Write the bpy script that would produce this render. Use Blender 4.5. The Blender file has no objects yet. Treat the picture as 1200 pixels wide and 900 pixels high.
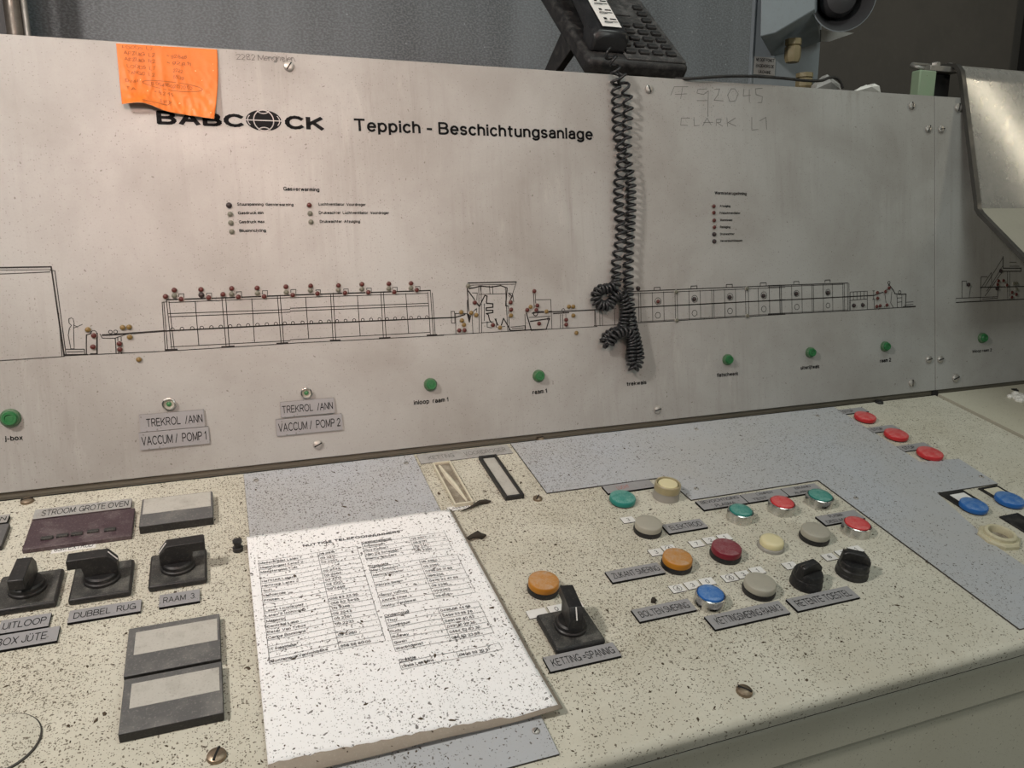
import bpy, math, random
from mathutils import Matrix, Vector, noise
R_ = math.radians
random.seed(7)
sc = bpy.context.scene
COL = sc.collection

# ------------------------------------------------------------------ camera
# world: x runs along the crease between desk top and back panel, y away, z up (metres); crease at y=0, z=1
SL = R_(12.0)                      # slope of the desk top
PA = R_(82.5)                      # inclination of the back panel
CAM = Vector((0.0, -0.9131196, 1.28938124))
CR = Matrix(((0.9354304, 0.07944459, -0.34446846), (-0.35346612, 0.19468212, -0.91496479), (-0.00562715, 0.97764382, 0.21019254)))
cd = bpy.data.cameras.new('camera'); cam = bpy.data.objects.new('camera', cd); COL.objects.link(cam)
cd.sensor_fit = 'HORIZONTAL'; cd.sensor_width = 36; cd.lens = 27.0; cd.clip_start = 0.02
m4 = CR.to_4x4(); m4.translation = CAM; cam.matrix_world = m4
sc.camera = cam
# ------------------------------------------------------------------ world, lights, exposure
sc.view_settings.view_transform = 'Standard'; sc.view_settings.look = 'None'
sc.view_settings.exposure = 0.0; sc.view_settings.gamma = 1.0; sc.view_settings.use_curve_mapping = False
w = bpy.data.worlds.new('world'); sc.world = w; w.use_nodes = True
w.node_tree.nodes['Background'].inputs[0].default_value = (0.82, 0.86, 0.84, 1)
w.node_tree.nodes['Background'].inputs[1].default_value = 0.07

def area(name, loc, target, sx, sy, power, col, spread=180):
    l = bpy.data.lights.new(name, 'AREA'); l.shape = 'RECTANGLE'; l.size = sx; l.size_y = sy; l.energy = power; l.color = col; l.spread = R_(spread)
    o = bpy.data.objects.new(name, l); COL.objects.link(o); o.location = loc
    o.rotation_euler = (Vector(target) - Vector(loc)).to_track_quat('-Z', 'Y').to_euler()
    return o
area('key_light', (-0.66, -0.62, 1.98), (0.15, 0.0, 1.15), 0.12, 0.12, 12, (1.0, 0.92, 0.85))
area('front_fill', (1.0, -2.7, 1.9), (0.7, 0.0, 1.0), 0.9, 0.5, 9, (0.93, 0.98, 0.92))  # unseen fill added in front to lift the desk lip and rail
area('warm_lamp', (-0.10, -1.70, 2.05), (0.08, 0.0, 1.36), 0.30, 0.30, 1.15, (1.0, 0.68, 0.56), 42)
area('tube_lamp', (3.30, -1.20, 2.50), (1.2, 0.0, 1.35), 0.07, 1.2, 6, (1.0, 0.88, 0.66))
area('overhead_fill', (0.85, -0.70, 2.9), (0.7, -0.3, 1.0), 1.4, 0.4, 9, (0.93, 1.0, 0.93))  # unseen fill added overhead to brighten the right part of the desk

# ------------------------------------------------------------------ placing: a pixel of the photo to a point on a real plane
def ray(px, py): return CR @ Vector((px - 600.0, 450.0 - py, -900.0))
def plane_uv(px, py, ang, h):
    u = Vector((0, math.cos(ang), math.sin(ang))); n = Vector((0, -math.sin(ang), math.cos(ang))); o = Vector((0, 0, 1.0))
    r = ray(px, py); t = ((o - CAM).dot(n) + h) / r.dot(n); p = CAM + r * t - o
    return p.x, p.dot(u), (r * t).length
def D(px, py, h=0.0): return plane_uv(px, py, SL, h)[:2]          # desk top coordinates
def P(px, py, h=0.0): return plane_uv(px, py, PA, h)[:2]          # back panel coordinates
def desk_scale(px, py): return plane_uv(px, py, SL, 0)[2] / math.hypot(math.hypot(px - 600, py - 450), 900)
def panel_scale(px, py): return plane_uv(px, py, PA, 0)[2] / math.hypot(math.hypot(px - 600, py - 450), 900)
def WP(px, py, ax, val):
    r = ray(px, py); return CAM + r * ((val - CAM[ax]) / r[ax])
def panel_world(x, t, h=0.0): return Vector((x, t * math.cos(PA) - h * math.sin(PA), 1 + t * math.sin(PA) + h * math.cos(PA)))

# ------------------------------------------------------------------ materials
class NT:
    def __init__(s, name):
        s.m = bpy.data.materials.new(name); s.m.use_nodes = True; s.t = s.m.node_tree; s.n = s.t.nodes; s.b = s.n['Principled BSDF']
    def add(s, typ, **k):
        n = s.n.new(typ)
        for a, v in k.items(): setattr(n, a, v)
        return n
    def link(s, a, b): s.t.links.new(a, b)
    def val(s, sock, v):
        if isinstance(v, bpy.types.NodeSocket): s.link(v, sock)
        else: sock.default_value = v
    def math(s, op, a, b=0.0, c=None):
        n = s.add('ShaderNodeMath', operation=op); s.val(n.inputs[0], a); s.val(n.inputs[1], b)
        if c is not None: s.val(n.inputs[2], c)
        return n.outputs[0]
    def mix(s, f, a, b):
        n = s.add('ShaderNodeMix', data_type='RGBA'); s.val(n.inputs[0], f); s.val(n.inputs[6], a); s.val(n.inputs[7], b)
        return n.outputs[2]
    def coord(s): return s.add('ShaderNodeTexCoord').outputs['Object']
    def mapping(s, v, scale, loc=(0, 0, 0)):
        n = s.add('ShaderNodeMapping'); s.link(v, n.inputs[0]); n.inputs['Scale'].default_value = scale; n.inputs['Location'].default_value = loc
        return n.outputs[0]
    def noise(s, v, scale, detail=3.0, rough=0.55, dist=0.0):
        n = s.add('ShaderNodeTexNoise'); s.link(v, n.inputs['Vector']); n.inputs['Scale'].default_value = scale
        n.inputs['Detail'].default_value = detail; n.inputs['Roughness'].default_value = rough; n.inputs['Distortion'].default_value = dist
        return n.outputs['Fac']
    def ramp(s, f, a, b, lo=0.0, hi=1.0):
        n = s.add('ShaderNodeMapRange', clamp=True); s.link(f, n.inputs[0]); n.inputs[1].default_value = a; n.inputs[2].default_value = b
        n.inputs[3].default_value = lo; n.inputs[4].default_value = hi
        return n.outputs[0]
    def specks(s, v, scale, size, density, seed=0.0, stretch=2.5, dens_noise=None):
        """irregular flecks at random angles: 1 inside a fleck"""
        sx = s.add('ShaderNodeSeparateXYZ'); s.link(v, sx.inputs[0]); cx_ = s.add('ShaderNodeCombineXYZ'); s.link(sx.outputs[0], cx_.inputs[0]); s.link(s.math('ADD', sx.outputs[1], sx.outputs[2]), cx_.inputs[1])
        q = s.mapping(cx_.outputs[0], (scale, scale, 0), (seed * 3.1, seed * 7.7, 0))
        wob = s.add('ShaderNodeTexNoise'); s.link(q, wob.inputs['Vector']); wob.inputs['Scale'].default_value = 2.3; wob.inputs['Detail'].default_value = 1.0
        wa = s.add('ShaderNodeVectorMath', operation='MULTIPLY_ADD'); s.link(wob.outputs['Color'], wa.inputs[0])
        wa.inputs[1].default_value = (0.35, 0.35, 0); s.link(q, wa.inputs[2]); q2 = wa.outputs[0]
        vo = s.add('ShaderNodeTexVoronoi', voronoi_dimensions='2D'); s.link(q2, vo.inputs['Vector']); vo.inputs['Scale'].default_value = 1.0
        sub = s.add('ShaderNodeVectorMath', operation='SUBTRACT'); s.link(q2, sub.inputs[0]); s.link(vo.outputs['Position'], sub.inputs[1])
        sep = s.add('ShaderNodeSeparateColor'); s.link(vo.outputs['Color'], sep.inputs[0])
        rot = s.add('ShaderNodeVectorRotate', rotation_type='Z_AXIS'); s.link(sub.outputs[0], rot.inputs['Vector'])
        s.link(s.math('MULTIPLY', sep.outputs[1], 6.28), rot.inputs['Angle'])
        st = s.add('ShaderNodeVectorMath', operation='MULTIPLY'); s.link(rot.outputs[0], st.inputs[0]); st.inputs[1].default_value = (1, stretch, 0)
        ln = s.add('ShaderNodeVectorMath', operation='LENGTH'); s.link(st.outputs[0], ln.inputs[0])
        thr = s.math('MULTIPLY_ADD', sep.outputs[2], size, size * 0.25)
        inside = s.math('LESS_THAN', ln.outputs['Value'], thr)
        dv = density if dens_noise is None else s.math('MULTIPLY', dens_noise, density)
        on = s.math('LESS_THAN', sep.outputs[0], dv)
        return s.math('MULTIPLY', inside, on)

def plain(name, col, rough=0.5, metal=0.0, dust=0.0, dustcol=(0.42, 0.39, 0.33, 1), scale=60, spec=0.5, bump=0.0, coat=0.0):
    t = NT(name); c = tuple(col) + (1,)
    b = t.b; b.inputs['Roughness'].default_value = rough; b.inputs['Metallic'].default_value = metal; b.inputs['Specular IOR Level'].default_value = spec
    b.inputs['Coat Weight'].default_value = coat
    v = t.coord()
    n = t.noise(v, scale, 4, 0.65)
    if dust > 0:
        f = t.ramp(n, 0.45, 0.75, 0.0, dust)
        fine = t.noise(v, scale * 12, 2, 0.6); f2 = t.math('ADD', f, t.ramp(fine, 0.56, 0.7, 0, dust * 0.8))
        t.link(t.mix(f2, c, dustcol), b.inputs['Base Color'])
        t.link(t.ramp(n, 0.4, 0.7, rough, min(1, rough + 0.3)), b.inputs['Roughness'])
    else:
        t.link(t.mix(t.ramp(n, 0.3, 0.7), tuple(x * 0.94 for x in col) + (1,), c), b.inputs['Base Color'])
    if bump > 0:
        bp = t.add('ShaderNodeBump'); bp.inputs['Strength'].default_value = bump; bp.inputs['Distance'].default_value = 0.001
        t.link(n, bp.inputs['Height']); t.link(bp.outputs[0], b.inputs['Normal'])
    return t.m

def dirty(name, base, dark, speck, rough, layers, cloud=(6, 0.35), streak=None, bump=0.25, light=None, dens=(3.5, 0.25, 1.25), fade=None):
    t = NT(name); b = t.b; v = t.coord()
    big = t.noise(v, cloud[0], 5, 0.6, 0.3)
    col = t.mix(t.ramp(big, 0.38, 0.72, 0, cloud[1]), base + (1,), dark + (1,))
    if light:
        ln = t.noise(t.mapping(v, (1, 1, 1), (5, 2, 0)), cloud[0] * 2.2, 4, 0.6)
        col = t.mix(t.ramp(ln, 0.5, 0.72, 0, light[0]), col, light[1] + (1,))
    if streak:
        sv = t.mapping(v, (streak[0], streak[1], 1)); sn = t.noise(sv, 1.0, 6, 0.7, 0.4)
        gate = t.ramp(t.noise(v, 2.6, 2, 0.5), 0.42, 0.62)
        col = t.mix(t.math('MULTIPLY', t.ramp(sn, 0.5, 0.7, 0, streak[2]), gate), col, dark + (1,))
        sn2 = t.noise(t.mapping(v, (streak[0] * 0.6, streak[1] * 1.6, 1), (9, 3, 0)), 1.0, 6, 0.75, 0.4)
        col = t.mix(t.math('MULTIPLY', t.ramp(sn2, 0.55, 0.7, 0, streak[2] * 0.8), gate), col, (0.47, 0.46, 0.44, 1))
    grain = t.noise(v, 420, 3, 0.7)
    col = t.mix(t.ramp(grain, 0.5, 0.75, 0, 0.22), col, dark + (1,))
    dn = t.ramp(t.noise(v, dens[0], 4, 0.65), 0.35, 0.68, dens[1], dens[2])
    if fade:
        sx_ = t.add('ShaderNodeSeparateXYZ'); t.link(v, sx_.inputs[0])
        dn = t.math('MULTIPLY', dn, t.ramp(sx_.outputs[0], 0.15, 0.75, 1.0, fade)); dn = t.math('MULTIPLY', dn, t.ramp(sx_.outputs[1], -0.50, -0.38, 0.35, 1.0))
    tot = None
    for i, (sca, size, den, strn, stretch) in enumerate(layers):
        f = t.math('MULTIPLY', t.specks(v, sca, size, den, 1.0 + i, stretch, dn), strn)
        col = t.mix(f, col, speck + (1,))
        tot = f if tot is None else t.math('MAXIMUM', tot, f)
    t.link(col, b.inputs['Base Color'])
    t.link(t.ramp(big, 0.3, 0.7, rough - 0.06, rough + 0.12), b.inputs['Roughness'])
    if bump:
        h = t.math('ADD', t.math('MULTIPLY', grain, 0.5), tot if tot is not None else 0.0)
        bp = t.add('ShaderNodeBump'); bp.inputs['Strength'].default_value = bump; bp.inputs['Distance'].default_value = 0.0006
        t.link(h, bp.inputs['Height']); t.link(bp.outputs[0], b.inputs['Normal'])
    return t.m

M = {}
M['panel'] = dirty('panel_paint', (0.385, 0.385, 0.37), (0.25, 0.235, 0.215), (0.10, 0.08, 0.06), 0.42,
                   [(120, 0.14, 0.05, 0.6, 1.8), (400, 0.28, 0.25, 0.35, 1.5)], cloud=(6.0, 0.75), streak=(80, 5, 0.6), bump=0.06)
DL = [(310, 0.37, 0.68, 0.82, 2.0), (600, 0.43, 0.85, 0.72, 1.7), (150, 0.21, 0.38, 0.88, 2.2)]
M['desk'] = dirty('beige_desk_paint', (0.575, 0.56, 0.475), (0.42, 0.385, 0.29), (0.10, 0.078, 0.05), 0.5, DL, cloud=(7, 0.5), light=(0.5, (0.68, 0.665, 0.57)), bump=0.35, fade=0.42)
M['desk_clean'] = dirty('cleaner_beige_paint', (0.53, 0.515, 0.42), (0.40, 0.37, 0.28), (0.12, 0.10, 0.07), 0.5,
                        [(210, 0.22, 0.14, 0.6, 2.0), (500, 0.3, 0.25, 0.35, 1.6)], cloud=(6, 0.35), bump=0.2)
M['plate'] = dirty('grey_blue_plate_paint', (0.43, 0.455, 0.49), (0.40, 0.385, 0.35), (0.08, 0.065, 0.05), 0.42,
                   [(300, 0.36, 0.60, 0.8, 2.1), (600, 0.40, 0.65, 0.6, 1.8), (130, 0.20, 0.34, 0.85, 2.4)], cloud=(5, 0.55), bump=0.25, dens=(4.0, 0.15, 1.4), fade=0.5)
M['paper'] = dirty('white_paper', (0.86, 0.87, 0.88), (0.74, 0.72, 0.68), (0.07, 0.06, 0.055), 0.75,
                   [(300, 0.34, 0.42, 0.8, 2.0), (125, 0.22, 0.25, 0.85, 2.2), (560, 0.36, 0.45, 0.45, 1.6)], cloud=(8, 0.2), bump=0.1, dens=(6, 0.35, 1.2))
M['orange'] = dirty('orange_paper', (0.70, 0.175, 0.015), (0.52, 0.10, 0.008), (0.95, 0.55, 0.25), 0.5, [(160, 0.16, 0.1, 0.8, 1.5)], cloud=(14, 0.4), bump=0.1)
M['orange_back'] = plain('orange_paper_back', (0.50, 0.42, 0.30), 0.7)
M['edge'] = plain('dark_gasket_edge', (0.035, 0.03, 0.025), 0.7)
M['plate_edge'] = plain('plate_edge_metal', (0.05, 0.045, 0.04), 0.6)
M['trim'] = plain('olive_trim', (0.11, 0.10, 0.075), 0.5, 0.0, 0.25, (0.2, 0.18, 0.14, 1))
M['ink'] = plain('black_print', (0.008, 0.008, 0.009), 0.6, spec=0.12)
M['line'] = plain('diagram_ink', (0.028, 0.026, 0.025), 0.6, spec=0.15)
M['pencil'] = plain('pencil_grey', (0.15, 0.145, 0.14), 0.7)
M['print'] = plain('print_grey', (0.06, 0.06, 0.065), 0.7, spec=0.2)
M['redink'] = plain('faded_red_ink', (0.45, 0.12, 0.10), 0.7)
M['brownink'] = plain('brown_pen_ink', (0.20, 0.05, 0.015), 0.7)
M['panelgrey'] = plain('panel_grey_line', (0.46, 0.44, 0.43), 0.5)
M['laminate'] = dirty('grey_engraved_laminate', (0.30, 0.30, 0.31), (0.25, 0.24, 0.23), (0.08, 0.07, 0.06), 0.5, [(260, 0.3, 0.3, 0.5, 1.8)], cloud=(30, 0.5), bump=0.15)
M['black'] = plain('dusty_black_plastic', (0.009, 0.009, 0.010), 0.40, 0, 0.07, scale=45)
M['blackdust'] = plain('dust_covered_black_plastic', (0.028, 0.028, 0.027), 0.5, 0, 0.6, (0.19, 0.185, 0.165, 1), scale=70)
M['greyface'] = plain('dusty_grey_plastic', (0.10, 0.10, 0.10), 0.5, 0, 0.5, (0.27, 0.26, 0.24, 1), scale=40)
M['window'] = plain('cloudy_window', (0.46, 0.45, 0.41), 0.35, 0, 0.6, (0.30, 0.28, 0.25, 1), scale=45)
M['purple'] = plain('dusty_purple_front', (0.055, 0.032, 0.04), 0.45, 0, 0.75, (0.17, 0.14, 0.14, 1), scale=60)
M['tile'] = plain('white_tile', (0.74, 0.74, 0.72), 0.5, 0, 0.15, scale=80)
M['strip'] = plain('grey_tape_strip', (0.36, 0.36, 0.35), 0.5, 0, 0.5, (0.22, 0.2, 0.17, 1), scale=70)
M['chrome'] = plain('worn_chrome', (0.66, 0.65, 0.63), 0.16, 1.0, 0.14, (0.30, 0.28, 0.24, 1), scale=120)
M['steel'] = plain('screw_steel', (0.50, 0.48, 0.45), 0.35, 0.75, 0.3, (0.2, 0.17, 0.13, 1), scale=150)
M['brass'] = plain('tarnished_screw', (0.33, 0.26, 0.19), 0.4, 1.0, 0.4, (0.15, 0.12, 0.09, 1), scale=150)
M['bezel'] = plain('grey_bezel', (0.30, 0.29, 0.26), 0.5, 0.2, 0.4, scale=100)
M['crumb'] = plain('dark_crumbs', (0.07, 0.05, 0.03), 0.9)
M['cream_frame'] = plain('cream_frame', (0.62, 0.59, 0.47), 0.45, 0, 0.3, (0.3, 0.26, 0.18, 1), scale=60)
M['creamnut'] = plain('dirty_cream_plastic', (0.58, 0.54, 0.38), 0.45, 0, 0.4, (0.3, 0.25, 0.15, 1), scale=90)
M['darkslot'] = plain('slot_grime', (0.18, 0.15, 0.11), 0.6, 0, 0.6, (0.48, 0.46, 0.38, 1), scale=90)
M['green_block'] = dirty('pale_green_paint', (0.26, 0.37, 0.24), (0.34, 0.38, 0.28), (0.15, 0.15, 0.1), 0.6, [(120, 0.2, 0.2, 0.6, 2)], cloud=(30, 0.6))
M['horn'] = plain('blue_grey_paint', (0.27, 0.31, 0.34), 0.5, 0, 0.2, (0.20, 0.20, 0.19, 1), scale=18)
M['horn_dark'] = plain('dark_horn_inside', (0.045, 0.045, 0.048), 0.55)
M['gland'] = plain('stained_gland', (0.24, 0.20, 0.11), 0.5, 0, 0.5, (0.2, 0.15, 0.08, 1), scale=90)
M['galv'] = plain('weathered_steel', (0.33, 0.32, 0.30), 0.45, 0.7, 0.5, (0.28, 0.26, 0.22, 1), scale=70)
M['white'] = plain('white_scrap', (0.75, 0.75, 0.73), 0.8)
M['whitebright'] = plain('white_foam', (0.82, 0.82, 0.78), 0.7)
M['debris'] = plain('charred_debris', (0.035, 0.028, 0.02), 0.85, bump=0.6, scale=300)
M['brown_card'] = plain('brown_card', (0.27, 0.23, 0.185), 0.7, 0, 0.3, scale=50)
M['void'] = plain('dark_recess', (0.012, 0.011, 0.01), 0.9)

def lens_mat(name, col, rough=0.35, dust=0.35, trans=0.25, dustcol=(0.62, 0.55, 0.45, 1)):
    t = NT(name); b = t.b; v = t.coord(); c = tuple(col) + (1,)
    b.inputs['Roughness'].default_value = rough; b.inputs['Transmission Weight'].default_value = trans; b.inputs['IOR'].default_value = 1.45
    n = t.noise(v, 130, 5, 0.7, 0.5); n2 = t.noise(v, 900, 2, 0.6)
    geo = t.add('ShaderNodeTexCoord'); sp = t.add('ShaderNodeSeparateXYZ'); t.link(geo.outputs['Normal'], sp.inputs[0])
    up = t.ramp(sp.outputs['Z'], 0.5, 0.95)
    f = t.math('MULTIPLY', up, t.math('ADD', t.ramp(n, 0.40, 0.72, 0.15 * dust, dust), t.ramp(n2, 0.55, 0.7, 0, dust * 0.5)))
    t.link(t.mix(f, c, dustcol), b.inputs['Base Color'])
    return t.m
L = {'amber': lens_mat('amber_lens', (0.60, 0.24, 0.015), dust=0.65), 'milky': lens_mat('milky_grey_lens', (0.50, 0.48, 0.40), dust=0.5, dustcol=(0.40, 0.38, 0.33, 1)),
     'darkred': lens_mat('dark_red_lens', (0.24, 0.012, 0.03), dust=0.7, dustcol=(0.42, 0.26, 0.27, 1)), 'red': lens_mat('red_cap', (0.56, 0.03, 0.035), dust=0.7, trans=0, dustcol=(0.66, 0.26, 0.25, 1)),
     'teal': lens_mat('teal_cap', (0.012, 0.20, 0.17), dust=0.6, trans=0, dustcol=(0.30, 0.50, 0.44, 1)), 'blue': lens_mat('blue_cap', (0.012, 0.12, 0.42), dust=0.6, trans=0, dustcol=(0.28, 0.42, 0.60, 1)),
     'cream': lens_mat('cream_cap', (0.68, 0.62, 0.37), dust=0.25, trans=0), 'green': lens_mat('green_lens', (0.02, 0.15, 0.045), dust=0.15, trans=0.1, dustcol=(0.3, 0.45, 0.3, 1)),
     'clear': lens_mat('clear_guard_ring', (0.55, 0.48, 0.30), dust=0.4, trans=0.5), 'guardgrey': lens_mat('grey_guard_ring', (0.42, 0.40, 0.36), dust=0.5, trans=0.3, dustcol=(0.3, 0.28, 0.25, 1)),
     'ledred': lens_mat('small_dark_red_lens', (0.075, 0.012, 0.010), dust=0.2, trans=0, dustcol=(0.22, 0.1, 0.08, 1)), 'ledamber': lens_mat('small_amber_lens', (0.17, 0.105, 0.025), dust=0.2, dustcol=(0.3, 0.25, 0.15, 1), trans=0),
     'leddull': lens_mat('small_dull_lens', (0.12, 0.12, 0.09), dust=0.3, trans=0, dustcol=(0.25, 0.24, 0.2, 1)), 'ledblack': lens_mat('small_black_lens', (0.03, 0.018, 0.018), dust=0.2, trans=0, dustcol=(0.12, 0.1, 0.09, 1))}

# wall: woven grey cladding
def wall_mat(name, base, dark, weave):
    t = NT(name); b = t.b; v = t.coord(); b.inputs['Roughness'].default_value = 0.55
    col = t.mix(t.ramp(t.noise(t.mapping(v, (9, 1, 0.7)), 1.0, 3, 0.6), 0.35, 0.65), base + (1,), dark + (1,))
    wv = t.noise(t.mapping(v, (1, 1, 1.6)), weave, 2, 0.5)
    col = t.mix(t.ramp(wv, 0.42, 0.62, 0, 0.45), col, tuple(x * 1.7 for x in base) + (1,))
    s2 = t.add('ShaderNodeTexVoronoi'); t.link(v, s2.inputs['Vector']); s2.inputs['Scale'].default_value = 42
    col = t.mix(t.math('MULTIPLY', t.math('LESS_THAN', s2.outputs['Distance'], t.math('MULTIPLY', t.noise(v, 9.0, 2), 0.14)), 0.35), col, (0.6, 0.63, 0.66, 1))
    t.link(col, b.inputs['Base Color'])
    bp = t.add('ShaderNodeBump'); bp.inputs['Strength'].default_value = 0.5; bp.inputs['Distance'].default_value = 0.002
    t.link(wv, bp.inputs['Height']); t.link(bp.outputs[0], b.inputs['Normal'])
    return t.m
M['wall'] = wall_mat('woven_grey_cladding', (0.17, 0.185, 0.20), (0.11, 0.118, 0.127), 210)
M['wall_brown'] = plain('smooth_brown_sheet', (0.075, 0.068, 0.06), 0.6, 0, 0.25, (0.10, 0.095, 0.085, 1), scale=5)
M['floor'] = plain('concrete_floor', (0.22, 0.21, 0.20), 0.8, 0, 0.3, scale=3)
M['pipe'] = plain('dark_pipe', (0.16, 0.14, 0.12), 0.35, 0.6, 0.4, (0.3, 0.28, 0.25, 1), scale=30)

def acrylic(name, col, trans, rough, haze, hazecol):
    t = NT(name); b = t.b; v = t.coord()
    b.inputs['Roughness'].default_value = rough; b.inputs['IOR'].default_value = 1.49; b.inputs['Base Color'].default_value = col + (1,)
    b.inputs['Transmission Weight'].default_value = trans
    d = t.add('ShaderNodeBsdfDiffuse'); d.inputs[0].default_value = hazecol + (1,)
    n = t.noise(v, 40, 6, 0.75); f = t.ramp(n, 0.3, 0.8, haze - 0.12, haze + 0.12)
    mx = t.add('ShaderNodeMixShader'); t.link(f, mx.inputs[0]); t.link(b.outputs[0], mx.inputs[1]); t.link(d.outputs[0], mx.inputs[2])
    t.link(mx.outputs[0], t.n['Material Output'].inputs[0])
    return t.m
M['acrylic'] = acrylic('smoky_clear_acrylic', (0.86, 0.85, 0.82), 0.9, 0.10, 0.36, (0.48, 0.46, 0.42))
M['acrylic_dusty'] = acrylic('dust_covered_acrylic', (0.8, 0.78, 0.7), 0.8, 0.3, 0.80, (0.42, 0.40, 0.33))
M['acrylic_edge'] = plain('dark_acrylic_edge', (0.05, 0.048, 0.043), 0.35, 0, 0.2, (0.14, 0.13, 0.12, 1), scale=40)

# ------------------------------------------------------------------ mesh building
class MB:
    def __init__(s): s.v = []; s.f = []; s.mi = []
    def vert(s, p): s.v.append(tuple(p)); return len(s.v) - 1
    def face(s, idx, mi=0): s.f.append(tuple(idx)); s.mi.append(mi)
    def prism(s, poly, z0, z1, mt=0, ms=0, mb=None):
        n = len(poly); a = sum(poly[i][0] * poly[(i + 1) % n][1] - poly[(i + 1) % n][0] * poly[i][1] for i in range(n))
        if a < 0: poly = poly[::-1]
        b = [s.vert((x, y, z0)) for x, y in poly]; t = [s.vert((x, y, z1)) for x, y in poly]
        s.face(t, mt); s.face(b[::-1], ms if mb is None else mb)
        for i in range(n): j = (i + 1) % n; s.face((b[i], b[j], t[j], t[i]), ms)
    def box(s, x0, x1, y0, y1, z0, z1, mt=0, ms=None): s.prism([(x0, y0), (x1, y0), (x1, y1), (x0, y1)], z0, z1, mt, mt if ms is None else ms)
    def lathe(s, prof, seg=28, c=(0, 0), mis=None, cap=True, ang=0.0):
        rings = []
        for r, z in prof: rings.append([s.vert((c[0] + r * math.cos(ang + 2 * math.pi * k / seg), c[1] + r * math.sin(ang + 2 * math.pi * k / seg), z)) for k in range(seg)])
        for i in range(len(rings) - 1):
            for k in range(seg): j = (k + 1) % seg; s.face((rings[i][k], rings[i][j], rings[i + 1][j], rings[i + 1][k]), mis[i] if mis else 0)
        if cap: s.face(rings[-1], mis[-1] if mis else 0); s.face(rings[0][::-1], mis[0] if mis else 0)
    def tube(s, pts, r, seg=6, mi=0):
        pts = [Vector(p) for p in pts]; n = len(pts); up = Vector((0.13, 0.3, 0.94)); rings = []
        for i, p in enumerate(pts):
            t = (pts[min(i + 1, n - 1)] - pts[max(i - 1, 0)]).normalized()
            a = up - t * up.dot(t)
            if a.length < 1e-4: a = Vector((1, 0, 0)) - t * t.x
            a.normalize(); up = a; b = t.cross(a)
            rr = r[i] if isinstance(r, (list, tuple)) else r
            rings.append([s.vert(p + a * (rr * math.cos(2 * math.pi * k / seg)) + b * (rr * math.sin(2 * math.pi * k / seg))) for k in range(seg)])
        for i in range(n - 1):
            for k in range(seg): j = (k + 1) % seg; s.face((rings[i][k], rings[i][j], rings[i + 1][j], rings[i + 1][k]), mi)
        s.face(rings[0][::-1], mi); s.face(rings[-1], mi)
    def strip(s, pts, w, z, mi=0, closed=False):
        if closed: pts = list(pts) + [pts[0]]
        for i in range(len(pts) - 1):
            (x0, y0), (x1, y1) = pts[i], pts[i + 1]; dx, dy = x1 - x0, y1 - y0; l = math.hypot(dx, dy)
            if l < 1e-7: continue
            nx, ny = -dy / l * w / 2, dx / l * w / 2; ex, ey = dx / l * w * 0.3, dy / l * w * 0.3
            q = [s.vert((x0 + nx - ex, y0 + ny - ey, z)), s.vert((x0 - nx - ex, y0 - ny - ey, z)), s.vert((x1 - nx + ex, y1 - ny + ey, z)), s.vert((x1 + nx + ex, y1 + ny + ey, z))]
            s.face(q, mi)
    def grid(s, nu, nv, fn, mi=0):
        idx = [[s.vert(fn(i / nu, j / nv)) for j in range(nv + 1)] for i in range(nu + 1)]
        for i in range(nu):
            for j in range(nv): s.face((idx[i][j], idx[i + 1][j], idx[i + 1][j + 1], idx[i][j + 1]), mi)
        return idx
    def xform(s, m, start=0):
        for i in range(start, len(s.v)): s.v[i] = tuple(m @ Vector(s.v[i]))
    def build(s, name, mats, parent=None, smooth=35, bevel=0.0, loc=None, rot=None, seg=2):
        me = bpy.data.meshes.new(name); me.from_pydata(s.v, [], s.f)
        if not isinstance(mats, (list, tuple)): mats = [mats]
        for m in mats: me.materials.append(m)
        me.polygons.foreach_set('material_index', s.mi)
        if smooth:
            me.polygons.foreach_set('use_smooth', [True] * len(s.f)); me.set_sharp_from_angle(angle=R_(smooth))
        me.update()
        o = bpy.data.objects.new(name, me); COL.objects.link(o)
        if parent: o.parent = parent
        if loc is not None: o.location = loc
        if rot is not None: o.rotation_euler = rot
        if bevel: b = o.modifiers.new('bevel', 'BEVEL'); b.width = bevel; b.segments = seg; b.limit_method = 'ANGLE'; b.angle_limit = R_(40)
        return o

def thing(name, label, cat, loc=(0, 0, 0), rot=(0, 0, 0), group=None):
    o = bpy.data.objects.new(name, None); COL.objects.link(o); o.location = loc; o.rotation_euler = rot; o.empty_display_size = 0.02
    o['label'] = label; o['category'] = cat
    if group: o['group'] = group
    return o
def tag(o, label, cat, group=None):
    o['label'] = label; o['category'] = cat
    if group: o['group'] = group
    return o
def lab(o, label): o['label'] = label; return o

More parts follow.
